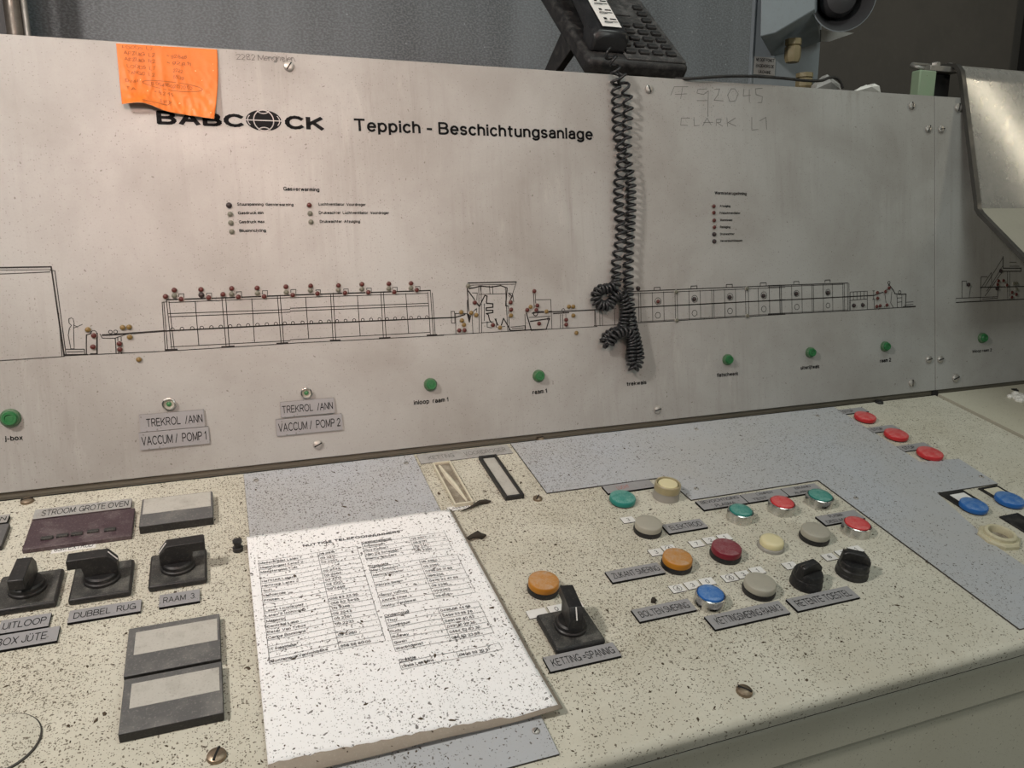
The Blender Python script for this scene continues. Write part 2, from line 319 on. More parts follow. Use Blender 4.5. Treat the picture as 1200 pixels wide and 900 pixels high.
# a plain stroke alphabet (capital height 1), each stroke a ribbon of constant width
def _a(cx, cy, rx, ry, a0, a1):
    n = max(3, int(abs(a1 - a0) / 24)); return [(cx + rx * math.cos(R_(a0 + (a1 - a0) * k / n)), cy + ry * math.sin(R_(a0 + (a1 - a0) * k / n))) for k in range(n + 1)]
_x = 0.72
GL = {
'A': [[(0, 0), (.36, 1), (.72, 0)], [(.12, .33), (.60, .33)]], 'B': [[(0, 0), (0, 1), (.34, 1)] + _a(.34, .76, .24, .24, 90, -90) + [(0, .52)], [(.34, .52)] + _a(.36, .26, .27, .26, 90, -90) + [(0, 0)]],
'C': [_a(.4, .5, .4, .5, 42, 318)], 'D': [[(0, 0), (0, 1), (.28, 1)] + _a(.28, .5, .4, .5, 90, -90) + [(0, 0)]], 'E': [[(.56, 1), (0, 1), (0, 0), (.58, 0)], [(0, .52), (.52, .52)]], 'F': [[(.56, 1), (0, 1), (0, 0)], [(0, .5), (.48, .5)]],
'G': [_a(.4, .5, .4, .5, 42, 335) + [(.78, .46), (.44, .46)], [(.78, .46), (.78, 0)]], 'H': [[(0, 0), (0, 1)], [(.64, 0), (.64, 1)], [(0, .52), (.64, .52)]], 'I': [[(0, 0), (0, 1)]], 'J': [[(.44, 1), (.44, .24)] + _a(.22, .24, .22, .24, 0, -180)],
'K': [[(0, 0), (0, 1)], [(.62, 1), (0, .36)], [(.22, .58), (.66, 0)]], 'L': [[(0, 1), (0, 0), (.52, 0)]], 'M': [[(0, 0), (0, 1), (.38, .08), (.76, 1), (.76, 0)]], 'N': [[(0, 0), (0, 1), (.62, 0), (.62, 1)]], 'O': [_a(.42, .5, .42, .5, 0, 360)],
'P': [[(0, 0), (0, 1), (.34, 1)] + _a(.34, .73, .26, .27, 90, -90) + [(0, .46)]], 'Q': [_a(.42, .5, .42, .5, 0, 360), [(.5, .25), (.84, -.05)]], 'R': [[(0, 0), (0, 1), (.36, 1)] + _a(.36, .74, .25, .26, 90, -90) + [(0, .48)], [(.34, .48), (.62, 0)]],
'S': [_a(.31, .76, .27, .24, 22, 270) + _a(.31, .26, .29, .26, 90, -158)[1:]], 'T': [[(0, 1), (.66, 1)], [(.33, 1), (.33, 0)]], 'U': [[(0, 1), (0, .3)] + _a(.31, .3, .31, .3, 180, 360) + [(.62, 1)]], 'V': [[(0, 1), (.34, 0), (.68, 1)]],
'W': [[(0, 1), (.24, 0), (.48, 1), (.72, 0), (.96, 1)]], 'X': [[(0, 1), (.64, 0)], [(0, 0), (.64, 1)]], 'Y': [[(0, 1), (.33, .45), (.66, 1)], [(.33, .45), (.33, 0)]], 'Z': [[(0, 1), (.6, 1), (0, 0), (.62, 0)]],
'Ü': [[(0, .84), (0, .3)] + _a(.31, .3, .31, .3, 180, 360) + [(.62, .84)], [(.16, 1.0), (.16, 1.1)], [(.46, 1.0), (.46, 1.1)]],
'a': [_a(.23, .50, .2, .22, 165, 0) + [(.43, 0)], [(.43, .42), (.22, .40)] + _a(.2, .2, .2, .2, 90, 270) + [(.3, .02), (.43, .16)]], 'b': [[(0, 0), (0, 1)], _a(.25, .36, .25, .36, 0, 360)], 'c': [_a(.25, .36, .25, .36, 42, 318)], 'd': [[(.5, 0), (.5, 1)], _a(.25, .36, .25, .36, 0, 360)],
'e': [[(.02, .37), (.5, .37)] + _a(.25, .36, .25, .36, 0, 318)[1:]], 'f': [[(.12, 0), (.12, .8)] + _a(.27, .82, .15, .18, 180, 80), [(0, .7), (.3, .7)]], 'g': [_a(.25, .36, .25, .36, 0, 360), [(.5, .72), (.5, -.06)] + _a(.25, -.06, .25, .2, 0, -155)],
'h': [[(0, 0), (0, 1)], _a(.22, .46, .22, .26, 180, 0) + [(.44, 0)]], 'i': [[(0, 0), (0, .72)], [(0, .9), (0, 1)]], 'j': [[(.1, .72), (.1, -.1)] + _a(0, -.1, .1, .14, 0, -90), [(.1, .9), (.1, 1)]], 'k': [[(0, 0), (0, 1)], [(.42, .72), (0, .3)], [(.15, .45), (.45, 0)]], 'l': [[(0, 0), (0, 1)]],
'm': [[(0, 0), (0, .72)], _a(.17, .5, .17, .22, 180, 0) + [(.34, 0)], _a(.51, .5, .17, .22, 180, 0) + [(.68, 0)]], 'n': [[(0, 0), (0, .72)], _a(.22, .46, .22, .26, 180, 0) + [(.44, 0)]], 'o': [_a(.26, .36, .26, .36, 0, 360)], 'p': [[(0, .72), (0, -.26)], _a(.25, .36, .25, .36, 0, 360)], 'q': [[(.5, .72), (.5, -.26)], _a(.25, .36, .25, .36, 0, 360)],
'r': [[(0, 0), (0, .72)], _a(.2, .46, .2, .25, 180, 70)], 's': [_a(.21, .54, .19, .18, 20, 270) + _a(.21, .18, .2, .18, 90, -160)[1:]], 't': [[(.12, .94), (.12, .14)] + _a(.25, .14, .13, .14, 180, 275), [(0, .7), (.3, .7)]], 'u': [[(0, .72), (0, .24)] + _a(.22, .24, .22, .24, 180, 360), [(.44, .72), (.44, 0)]],
'v': [[(0, .72), (.24, 0), (.48, .72)]], 'w': [[(0, .72), (.18, 0), (.36, .72), (.54, 0), (.72, .72)]], 'x': [[(0, .72), (.44, 0)], [(0, 0), (.44, .72)]], 'y': [[(0, .72), (.24, 0)], [(.48, .72), (.2, -.2), (.05, -.26)]], 'z': [[(0, .7), (.42, .7), (0, 0), (.44, 0)]],
'0': [_a(.27, .5, .27, .5, 0, 360)], '1': [[(0, .76), (.2, 1), (.2, 0)]], '2': [_a(.27, .73, .26, .27, 170, -35) + [(0, 0), (.55, 0)]], '3': [_a(.25, .76, .23, .24, 155, -90) + _a(.25, .26, .27, .26, 90, -155)[1:]], '4': [[(.42, 0), (.42, 1), (0, .28), (.56, .28)]], '5': [[(.48, 1), (.08, 1), (.04, .55)] + _a(.25, .32, .26, .32, 120, -150)],
'6': [_a(.27, .3, .26, .3, 0, 360), [(.02, .35)] + _a(.29, .6, .27, .4, 180, 40)], '7': [[(0, 1), (.52, 1), (.16, 0)]], '8': [_a(.27, .75, .22, .25, 0, 360), _a(.27, .26, .27, .26, 0, 360)], '9': [_a(.27, .7, .26, .3, 0, 360), [(.53, .65)] + _a(.26, .4, .27, .4, 0, -140)],
'.': [[(0, 0), (0, .05)]], ':': [[(0, 0), (0, .06)], [(0, .5), (0, .56)]], '-': [[(0, .38), (.3, .38)]], '=': [[(0, .3), (.45, .3)], [(0, .55), (.45, .55)]], '/': [[(0, -.05), (.34, 1.02)]], '(': [_a(.3, .5, .3, .6, 130, 230)], ')': [_a(-.1, .5, .3, .6, 50, -50)], '#': [[(.1, 0), (.2, 1)], [(.4, 0), (.5, 1)], [(0, .35), (.55, .35)], [(.05, .68), (.6, .68)]]}
_tc = {}
def glyphs(s, bold=0.0):
    k = (s, bold)
    if k not in _tc:
        w = min(0.24, max(0.07, 0.105 + bold * 3.2)); mb = MB(); x = 0.0
        for ch in s:
            if ch == ' ': x += 0.34; continue
            g = GL.get(ch, GL['-']); mx = max(p[0] for st in g for p in st); mn = min(p[0] for st in g for p in st)
            for st in g: mb.strip([(x - mn + p[0], w / 2 + p[1] * (1 - w)) for p in st], w, 0)
            x += mx - mn + w + 0.10
        _tc[k] = ([v[:2] for v in mb.v], list(mb.f))
    return _tc[k]
CAPH = 1.0
def add_text(mb, s, p0, p1, h, z, mi=0, bold=0.0, jitter=0.0, zf=None):
    """lettering whose baseline runs p0->p1 (plane coordinates) with capital height h"""
    vs, fs = glyphs(s, bold)
    if not vs: return
    xs = [v[0] for v in vs]; x0, x1 = min(xs), max(xs); wd = max(x1 - x0, 1e-5)
    if len(s) == 1:
        c_ = ((p0[0] + p1[0]) / 2, (p0[1] + p1[1]) / 2); d_ = (p1[0] - p0[0], p1[1] - p0[1]); q_ = math.hypot(*d_); f_ = wd * h / q_ / 2; p0, p1 = (c_[0] - d_[0] * f_, c_[1] - d_[1] * f_), (c_[0] + d_[0] * f_, c_[1] + d_[1] * f_)
    dx, dy = p1[0] - p0[0], p1[1] - p0[1]; l = math.hypot(dx, dy); ux, uy = dx / l, dy / l; st = len(mb.v)
    for x, y in vs:
        a = (x - x0) / wd * l; b = y / CAPH * h
        if jitter: b += jitter * math.sin(a * 900 + p0[0] * 77) * 0.5; a += jitter * math.sin(y * 7 + a * 500)
        X = p0[0] + ux * a - uy * b; Y = p0[1] + uy * a + ux * b
        mb.vert((X, Y, z if zf is None else zf(X, Y)))
    for f in fs: mb.face([st + i for i in f], mi)
def ptext(mb, s, q0, q1, hpx, z=0.0004, **k):
    a, b = P(*q0), P(*q1); c = P(q0[0], q0[1] - hpx); add_text(mb, s, a, b, math.hypot(c[0] - a[0], c[1] - a[1]), z, **k)

# ------------------------------------------------------------------ setting
def struct(o): o['kind'] = 'structure'; return o
wx = WP(930, 60, 1, 0.7).x
b = MB(); b.box(-3.0, wx, 0.70, 0.74, 0.0, 2.9); struct(b.build('wall_back', M['wall']))
b = MB(); b.box(wx + 0.0005, 4.5, 0.70, 0.74, 0.0, 2.9)
struct(b.build('wall_right', M['wall_brown']))
b = MB(); b.box(-3.0, 4.5, -3.0, 0.74, -0.04, 0.0); struct(b.build('floor', M['floor']))
x_tr = WP(1198, 60, 1, 0.69).x
b = MB(); b.box(x_tr, x_tr + 0.05, 0.655, 0.6995, 0.0, 2.9); struct(b.build('trim_1', M['void'], bevel=0.003))

xl = WP(16, 20, 1, 0.55).x
t = thing('vertical_pipe', 'dark metal pipe standing at the far left before the grey woven wall', 'pipe', (xl, 0.55, 0))
b = MB(); b.lathe([(0.012, 0), (0.012, 2.9)], 20); b.build('pipe_tube', M['pipe'], t)
b = MB(); b.lathe([(0.0045, 0), (0.0045, 2.9)], 12, c=(0.0165, -0.002)); b.build('conduit', M['galv'], t)
b = MB(); b.box(-0.6, -0.012, 0.015, 0.05, 0, 2.9); b.build('void_sheet', M['horn_dark'], t)  # dark sheet stands in for the unlit void left of the pipe

# ------------------------------------------------------------------ control desk
XS = P(1096, 300)[0]                                        # seam between the left and the right console section
FRONT = D(750, 876)[1]                                      # front edge of the desk top
desk = thing('control_desk', 'long beige speckled control desk with sloping top, buttons and rotary switches', 'control desk', (0, 0, 1.0), (SL, 0, 0))
side = thing('control_desk', 'cleaner beige desk section beyond the seam at the right edge', 'control desk', (0, 0, 1.0), (SL, 0, 0))
def profile_sheet(x0, x1, prof, mb):
    a = [mb.vert((x0, s, z)) for s, z in prof]; c = [mb.vert((x1, s, z)) for s, z in prof]; n = len(prof)
    for i in range(n): j = (i + 1) % n; mb.face((a[i], c[i], c[j], a[j]))
    mb.face(a[::-1]); mb.face(c)
def rounded_front(y0, z0, r, drop, back, thick=0.003):
    o = [(back, z0), (y0 + r + 0.003, z0), (y0 + r + 0.0004, z0)]
    for k in range(9):
        a = R_(90 * k / 8); o.append((y0 + r - r * math.sin(a), z0 - r + r * math.cos(a)))
    dn = drop; o.append((y0 - 0.0001, z0 - r - 0.0008)); o.append((y0 - dn * 0.05, z0 - r - dn)); o.append((y0 - dn * 0.05 + thick, z0 - r - dn))
    o.append((y0 + r, z0 - r - 0.0)); o.append((back, z0 - thick - r))
    return o
b = MB(); profile_sheet(-0.95, XS - 0.002, rounded_front(FRONT - 0.003, 0, 0.0075, 0.006, -0.001), b); b.build('desktop', M['desk'], desk, smooth=50)
b = MB(); profile_sheet(XS + 0.004, 2.1, rounded_front(FRONT - 0.003, 0.0025, 0.0075, 0.006, -0.001), b); b.build('desktop', M['desk_clean'], side, smooth=50)
for (x0, x1, par) in ((-0.95, XS - 0.002, desk), (XS + 0.004, 2.1, side)):
    y = FRONT - 0.0005
    b = MB(); pr = [(y + 0.05, -0.0185), (y + 0.0085, -0.0185)]
    for k in range(7):
        a = R_(90 * k / 6); pr.append((y + 0.006 - 0.007 * math.sin(a), -0.0255 + 0.007 * math.cos(a)))
    pr += [(y - 0.0013, -0.027), (y - 0.0085, -0.056), (y + 0.05, -0.056)]
    profile_sheet(x0, x1, pr, b); b.build('front_rail', M['desk_clean'], par, smooth=50)
    b = MB(); y2 = y - 0.0085
    pr = [(y2 + 0.05, -0.0595), (y2 + 0.005, -0.0595), (y2 + 0.001, -0.061), (y2 - 0.0002, -0.0635), (y2 - 0.19, -0.90), (y2 + 0.05, -0.90)]
    profile_sheet(x0, x1, pr, b); b.build('lower_panel', M['desk_clean'], par, smooth=30)
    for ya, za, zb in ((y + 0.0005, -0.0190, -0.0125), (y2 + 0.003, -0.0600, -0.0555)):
        b = MB(); b.box(x0 + 0.001, x1 - 0.001, ya, ya + 0.02, za, zb); b.build('gap_shade_strip', M['void'], par, smooth=0)  # near-black strips put the shade into the gaps below lip and rail
    b = MB(); b.box(x0 + 0.001, x1 - 0.001, y + 0.03, -0.008, -0.30, -0.012); b.build('inner_body', M['void'], par)
b = MB(); b.box(XS - 0.0015, XS + 0.0035, FRONT, -0.004, -0.02, -0.006); b.build('seam_gasket', M['edge'], desk)

# cover plates
TH = 0.0018
pA = [D(285, 552.5), D(483, 531), D(657, 885), (D(291, 633)[0], D(657, 885)[1])]
b = MB(); b.prism([(pA[0][0], -0.004), (pA[1][0], -0.004), (pA[2][0] - 0.001, pA[2][1]), (pA[0][0], pA[2][1])], -0.001, TH, 0, 1)
o = b.build('cover_plate', [M['plate'], M['plate_edge']], desk, bevel=0.0004); lab(o, 'flecked grey cover plate half hidden under the white list')
pxB = [(597, 518), (641, 577.5), (779, 558.7), (810, 585.6), (958.75, 562.5), (1195, 737), (1226, 730), (1203, 664), (1168, 640.5), (1134.6, 611), (1098, 577.5), (1169.5, 566.5), (1124, 537.5), (1078, 541), (976, 476)]
pB = [D(x, y, TH) for x, y in pxB]; pB[0] = (pB[0][0], -0.004); pB[-1] = (pB[-1][0], -0.004)
b = MB(); b.prism(pB, -0.001, TH, 0, 1); o = b.build('cover_plate', [M['plate'], M['plate_edge']], desk); lab(o, 'large blue-grey cover plate with stepped outline across the desk')
cx, cy = D(-3, 873); b = MB(); b.lathe([(0.0275, -0.001), (0.0275, 0.0012), (0.0265, 0.0018)], 48, mis=[1, 1, 0]); o = b.build('blanking_disc', [M['desk'], M['plate_edge']], desk, loc=(cx, cy, 0)); lab(o, 'round flat blanking disc at the lower left')

# screws and rivets
def screw_mesh(r, h, m1, name='screw'):
    b = MB(); b.lathe([(r, 0), (r, h * 0.35), (r * 0.93, h * 0.65), (r * 0.7, h * 0.9), (r * 0.35, h)], 22)
    b.box(-r * 0.85, r * 0.85, -r * 0.12, r * 0.12, h * 0.5, h * 1.03, 1)
    return b
screw0 = {}
def screw(px, py, par, fn, kind, r, h=0.0025, ang=0.6, name='screw', z=0.0, label=None):
    k = (kind, r, h)
    if k not in screw0: screw0[k] = None
    x, y = fn(px, py, z)
    if screw0[k] is None:
        o = screw_mesh(r, h, kind).build(name, [M[kind], M['void']], par, loc=(x, y, z), rot=(0, 0, ang)); screw0[k] = o
    else:
        o = screw0[k].copy(); COL.objects.link(o); o.name = name; o.parent = par; o.location = (x, y, z); o.rotation_euler = (0, 0, ang)
    return o
for (px, py, k, r, h, a) in [(32, 588, 'brass', 0.0065, 0.004, 0.2), (254, 887, 'brass', 0.0068, 0.004, 1.2), (872, 811, 'brass', 0.0068, 0.004, 2.3), (633, 515, 'brass', 0.0055, 0.0035, 0.3),
                             (630, 585, 'brass', 0.0055, 0.0035, 0.9), (1030, 472, 'black', 0.0065, 0.004, 0.3)]:
    screw(px, py, desk, D, k, r, h, a)
screw(1189, 458.5, side, D, 'black', 0.0065, 0.004, 0.3)
for px, py in [(300, 563), (476, 543), (628, 857), (816, 503), (816, 573), (958, 487.5), (1003, 584), (1150, 559)]:
    screw(px, py, desk, D, 'steel', 0.0030, 0.0016, 0.7, 'rivet', z=TH)
x, y = D(279, 645); b = MB(); b.lathe([(0.005, 0), (0.005, 0.004), (0.0035, 0.0045), (0.0035, 0.009), (0.0045, 0.0095), (0.0045, 0.012), (0.002, 0.013)], 16)
lab(b.build('threaded_stud', M['black'], desk, loc=(x, y, 0)), 'small black threaded stud')

# engraved labels
def rect(q, h, fn=D):
    c = [fn(x, y, h) for x, y in q]
    return (c[0][0] + c[3][0]) / 2, (c[1][0] + c[2][0]) / 2, (c[2][1] + c[3][1]) / 2, (c[0][1] + c[1][1]) / 2
def label_plate(par, q, lines, fn=D, th=0.0026, hf=0.5, name='engraved_label', mats=None, ink=None, bold=0.0, margin=0.07, tilt=0.0, lift=0.0, desc=None):
    x0, x1, y0, y1 = rect(q, th + lift, fn); cx, cy = (x0 + x1) / 2, (y0 + y1) / 2; w2, h2 = (x1 - x0) / 2, (y1 - y0) / 2
    b = MB(); b.prism([(-w2, -h2), (w2, -h2), (w2, h2), (-w2, h2)], 0, th, 0, 1)
    o = b.build(name, mats or [M['laminate'], M['ink']], par, loc=(cx, cy, lift), rot=(0, 0, tilt), smooth=0)
    if lines:
        t = MB(); n = len(lines); H = 2 * h2 / n
        for i, s in enumerate(lines):
            if isinstance(s, tuple): s, f0, f1 = s
            else: f0, f1 = margin, 1 - margin
            yb = h2 - H * (i + 0.5) - H * hf / 2
            add_text(t, s, (-w2 + 2 * w2 * f0, yb), (-w2 + 2 * w2 * f1, yb), H * hf, th + 0.0002, bold=bold)
        t.build('lettering', ink or M['ink'], o, smooth=0)
    lab(o, desc or 'grey engraved label reading ' + ' '.join(s[0] if isinstance(s, tuple) else s for s in lines))
    return o
LP = label_plate
LP(desk, [(1.4, 727.6), (59.5, 717.7), (57.4, 734), (-3, 742.5)], ['UITLOOP'], hf=0.5)
LP(desk, [(-29, 749), (69.4, 734), (67.3, 751), (-32, 767)], [('J-BOX JÜTE', 0.14, 0.86)], hf=0.5)
LP(desk, [(80.7, 717.7), (165.7, 700.7), (165, 715.6), (79.3, 730.5)], ['DUBBEL  RUG'], hf=0.5)
LP(desk, [(187, 697.5), (233.7, 690), (234.5, 703.7), (186, 712.5)], [('RAAM  3.', 0.1, 0.9)], hf=0.45)
LP(desk, [(635.7, 770.4), (718, 752.5), (728, 768), (645.8, 787.5)], [('KETTING =SPANNIG', 0.07, 0.95)], hf=0.5)
LP(desk, [(708.5, 670), (770, 659), (780.5, 671.5), (718, 682)], [('ZIJKANT SMERING', 0.07, 0.95)], hf=0.5)
LP(desk, [(740, 715), (805, 701), (817, 714), (750, 729)], [('BOLTEN SMERING', 0.07, 0.93)], hf=0.5)
LP(desk, [(825, 722.5), (912, 703.7), (926.4, 718), (838.8, 737.7)], [('KETTINGSMERING RAAM 3', 0.08, 0.95)], hf=0.5)
LP(desk, [(921, 702), (993, 686.7), (1008, 700), (935, 716)], [('RETENTE TOESTEL', 0.07, 0.93)], hf=0.5)
LP(desk, [(775, 616), (820, 606.7), (829.3, 618), (785, 624.7)], [('ELEKTROD', 0.12, 0.93)], hf=0.5, desc='short worn grey label beside a milky lamp')
LP(desk, [(706.7, 570), (760, 561.5), (768, 570), (712, 578.7)], [('LUCHT', 0.25, 0.50)], hf=0.4, ink=M['redink'], desc='faded grey label behind the teal button')
LP(desk, [(815.3, 587), (866.5, 579.7), (876, 589), (825, 598)], ['BEVOCHTIGING', ('PLASMA', 0.3, 0.75)], hf=0.6, desc='first of three small two-line grey labels')
LP(desk, [(867.7, 579.5), (914.5, 572.7), (924, 581.6), (877, 589)], [('LAMPEN', 0.35, 0.75), ('TEST', 0.15, 0.5)], hf=0.5, desc='middle of three small two-line grey labels')
LP(desk, [(915.7, 572.6), (955, 566), (965, 575), (925, 581.6)], [('BRAND', 0.35, 0.8), ('ALARM', 0.2, 0.6)], hf=0.5, desc='last of three small two-line grey labels')
LP(desk, [(954, 605.7), (1000.7, 597.3), (1014, 607), (970, 615)], [('PLASMA', 0.28, 0.62), ('DEELM', 0.08, 0.5)], hf=0.6, desc='grey label partly covered by a red button')
for q in ([(982, 480.5), (1010, 477), (1018, 482), (989, 485.5)], [(1015, 502), (1046, 497), (1054, 503), (1023, 507)], [(1051, 523), (1083, 518), (1092, 524), (1060, 529.5)]):
    LP(desk, q, [('STOP', 0.1, 0.5)], hf=0.45, th=0.0018, desc='small grey label behind a flat red button')
# white number tiles
TS = 0.0076
def tile(px, py, s, wf=1.0):
    x, y = D(px, py, 0.001); b = MB(); b.prism([(-TS * wf, -TS * 0.72), (TS * wf, -TS * 0.72), (TS * wf, TS * 0.72), (-TS * wf, TS * 0.72)], 0, 0.001, 0, 1)
    o = b.build('number_tile', [M['tile'], M['plate_edge']], desk, loc=(x, y, 0), smooth=0); lab(o, 'small white number tile')
    if s:
        t = MB(); add_text(t, s, (-0.0026 * len(s), -0.0028), (0.0026 * len(s), -0.0028), 0.0056, 0.0012)
        if s == '4': t.strip([(0.0042 * math.cos(a * 0.524), 0.0042 * math.sin(a * 0.524)) for a in range(12)], 0.0005, 0.0012, closed=True)
        t.build('lettering', M['ink'], o, smooth=0)
for a in [(736, 609, '3'), (769, 647, '3'), (784, 642.5, '4'), (816.5, 637, '7'), (832.5, 633, '2'), (849, 629.5, '1'), (794, 689.5, '4'), (811.5, 685.5, '3'), (829, 681.5, '0'),
          (855, 677, '4'), (871, 673, '3'), (887.5, 668.5, '1'), (926, 662.5, '7'), (972, 652.5, '8'), (988, 648, '7'), (1003, 643.5, '1')]: tile(*a)
tile(629.5, 718.5, '', 1.25); tile(652, 713.5, '0'); tile(673, 708.5, '')
x, y = D(634, 716, 0.001)

# pilot lamps and push buttons
def r_of(px, py, wpx): return wpx / 2 * desk_scale(px, py)
def lens_obj(par, prof, m, label=None):
    b = MB(); b.lathe(prof, 36); o = b.build('lens', m, par, smooth=45); return o
def pilot(px, py, wpx, m, label):
    h = 0.0125; r = r_of(px, py, wpx); x, y = D(px, py, h)
    b = MB(); b.lathe([(r * 1.0, 0), (r * 1.03, 0.003), (r * 0.98, 0.0055), (r * 0.8, 0.0055)], 40)
    o = b.build('pilot_lamp', M['black'], desk, loc=(x, y, 0), smooth=40); lab(o, label)
    lens_obj(o, [(r * 0.95, 0.0050), (r * 0.98, 0.0065), (r * 0.965, h - 0.0014), (r * 0.94, h - 0.0006), (r * 0.89, h - 0.0002), (r * 0.6, h + 0.0003), (r * 0.15, h + 0.0005)], L[m])
pilot(637.5, 679, 36.5, 'amber', 'round amber pilot lamp behind the lone rotary switch')
pilot(760.5, 611.5, 32, 'milky', 'milky grey pilot lamp near the teal button')
pilot(794.5, 651.5, 35, 'amber', 'round amber pilot lamp beside the dark red one')
pilot(852, 640, 35, 'darkred', 'dusty dark red pilot lamp')
pilot(956.5, 620, 33, 'milky', 'milky grey pilot lamp left of a red button')
pilot(891.5, 681, 37, 'milky', 'milky grey pilot lamp right of the blue button')
def chrome_button(px, py, wpx, m, label):
    h = 0.012; r = r_of(px, py, wpx); x, y = D(px, py, h)
    b = MB(); b.lathe([(r * 1.0, 0), (r * 1.0, 0.0015), (r * 0.99, 0.002), (r * 0.99, h - 0.003), (r * 0.97, h - 0.0012), (r * 0.90, h - 0.0006), (r * 0.86, h - 0.0012), (r * 0.86, h - 0.003)], 40)
    o = b.build('push_button', M['chrome'], desk, loc=(x, y, 0), smooth=30); lab(o, label)
    lens_obj(o, [(r * 0.84, h - 0.003), (r * 0.84, h + 0.0002), (r * 0.79, h + 0.0010), (r * 0.5, h + 0.0013), (r * 0.2, h + 0.0014)], L[m])
chrome_button(868.5, 597.5, 30, 'teal', 'chrome push button with teal cap left of the red one')
chrome_button(917, 588, 30.5, 'red', 'chrome push button with red cap between two teal ones')
chrome_button(961.5, 580, 31, 'teal', 'chrome push button with teal cap under the cover plate edge')
chrome_button(1005, 613, 32.5, 'red', 'chrome push button with red cap nearest the plate edge')
chrome_button(833, 695, 35.5, 'blue', 'chrome push button with bright blue cap')
def flat_button(px, py, wpx, m, label, h=0.008, k=0.75):
    r = r_of(px, py, wpx); x, y = D(px, py, h)
    b = MB(); b.lathe([(r * 0.9, 0), (r * 0.9, 0.002)], 30); o = b.build('push_button', M['black'], desk, loc=(x, y, 0)); lab(o, label)
    lens_obj(o, [(r * 0.96, 0.0015), (r * 1.0, h * 0.3), (r * 0.99, h * 0.80), (r * 0.95, h * 0.95), (r * 0.88, h * 1.0), (r * 0.15, h * 1.03)], L[m])
flat_button(730, 581.5, 30.5, 'teal', 'flat teal push button at the left of the group')
flat_button(1014.5, 486.5, 24, 'red', 'flat red push button nearest the back panel')
flat_button(1051, 507, 26.5, 'red', 'flat red push button in the middle of three')
flat_button(1090.5, 529, 28.5, 'red', 'flat red push button nearest the blue ones')
flat_button(1142, 590, 30.5, 'blue', 'flat blue push button at the plate cut-out')
flat_button(1184, 583, 31, 'blue', 'flat blue push button at the right frame edge')
x, y = D(783, 566, 0.019); r = r_of(783, 566, 29.5)
b = MB(); b.lathe([(r * 1.02, 0), (r * 1.02, 0.002), (r * 0.98, 0.0035), (r * 0.97, 0.010)], 40); o = b.build('push_button', L['guardgrey'], desk, loc=(x, y, 0)); lab(o, 'tall cream push button inside a stained clear guard ring')
b = MB(); b.lathe([(r * 0.98, 0.0098), (r * 1.0, 0.012), (r * 0.99, 0.0185), (r * 0.93, 0.0195), (r * 0.84, 0.0190), (r * 0.82, 0.0165)], 40, cap=False); b.build('guard_ring', L['clear'], o)
lens_obj(o, [(r * 0.76, 0.010), (r * 0.76, 0.0175), (r * 0.70, 0.0188), (r * 0.3, 0.0192)], L['cream'])
x, y = D(905, 633, 0.009); r = r_of(905, 633, 31)
b = MB(); b.lathe([(r * 1.0, 0), (r * 0.98, 0.0025), (r * 0.92, 0.0035), (r * 0.85, 0.004)], 40); o = b.build('push_button', M['bezel'], desk, loc=(x, y, 0)); lab(o, 'low cream push button in a dark grey collar')
lens_obj(o, [(r * 0.86, 0.0035), (r * 0.88, 0.006), (r * 0.86, 0.009), (r * 0.76, 0.0105), (r * 0.5, 0.0108), (r * 0.2, 0.0110)], L['cream'])

# round selector knobs with a raised ridge
def selector(px, py, ang, label):
    r = r_of(px, py, 36); x, y = D(px, py, 0.016)
    b = MB(); b.lathe([(r, 0), (r, 0.003), (r * 0.96, 0.004), (r * 0.97, 0.009), (r * 0.91, 0.0105), (r * 0.92, 0.0135), (r * 0.84, 0.016), (r * 0.5, 0.0165)], 40)
    o = b.build('selector_knob', M['black'], desk, loc=(x, y, 0), rot=(0, 0, ang)); lab(o, label)
    b = MB(); w = r * 0.28; pr = [(-r * 0.9, 0.013), (-r * 0.80, 0.024), (-r * 0.55, 0.0265), (r * 0.45, 0.0265), (r * 0.9, 0.019), (r * 0.9, 0.013)]
    a = [b.vert((u, -w, z)) for u, z in pr]; c = [b.vert((u, w, z)) for u, z in pr]; n = len(pr)
    for i in range(n): j = (i + 1) % n; b.face((a[i], a[j], c[j], c[i]))
    b.face(a[::-1]); b.face(c); b.build('ridge', M['black'], o, bevel=0.0012)
    b = MB(); b.box(-r * 0.85, -r * 0.55, -w * 0.15, w * 0.15, 0.0245, 0.0266); b.build('pointer_line', M['plate_edge'], o, smooth=0)
selector(948, 669, R_(8), 'black selector knob with raised ridge at the number tiles')
selector(1002, 657, R_(-38), 'black selector knob with turned ridge nearest the plate edge')

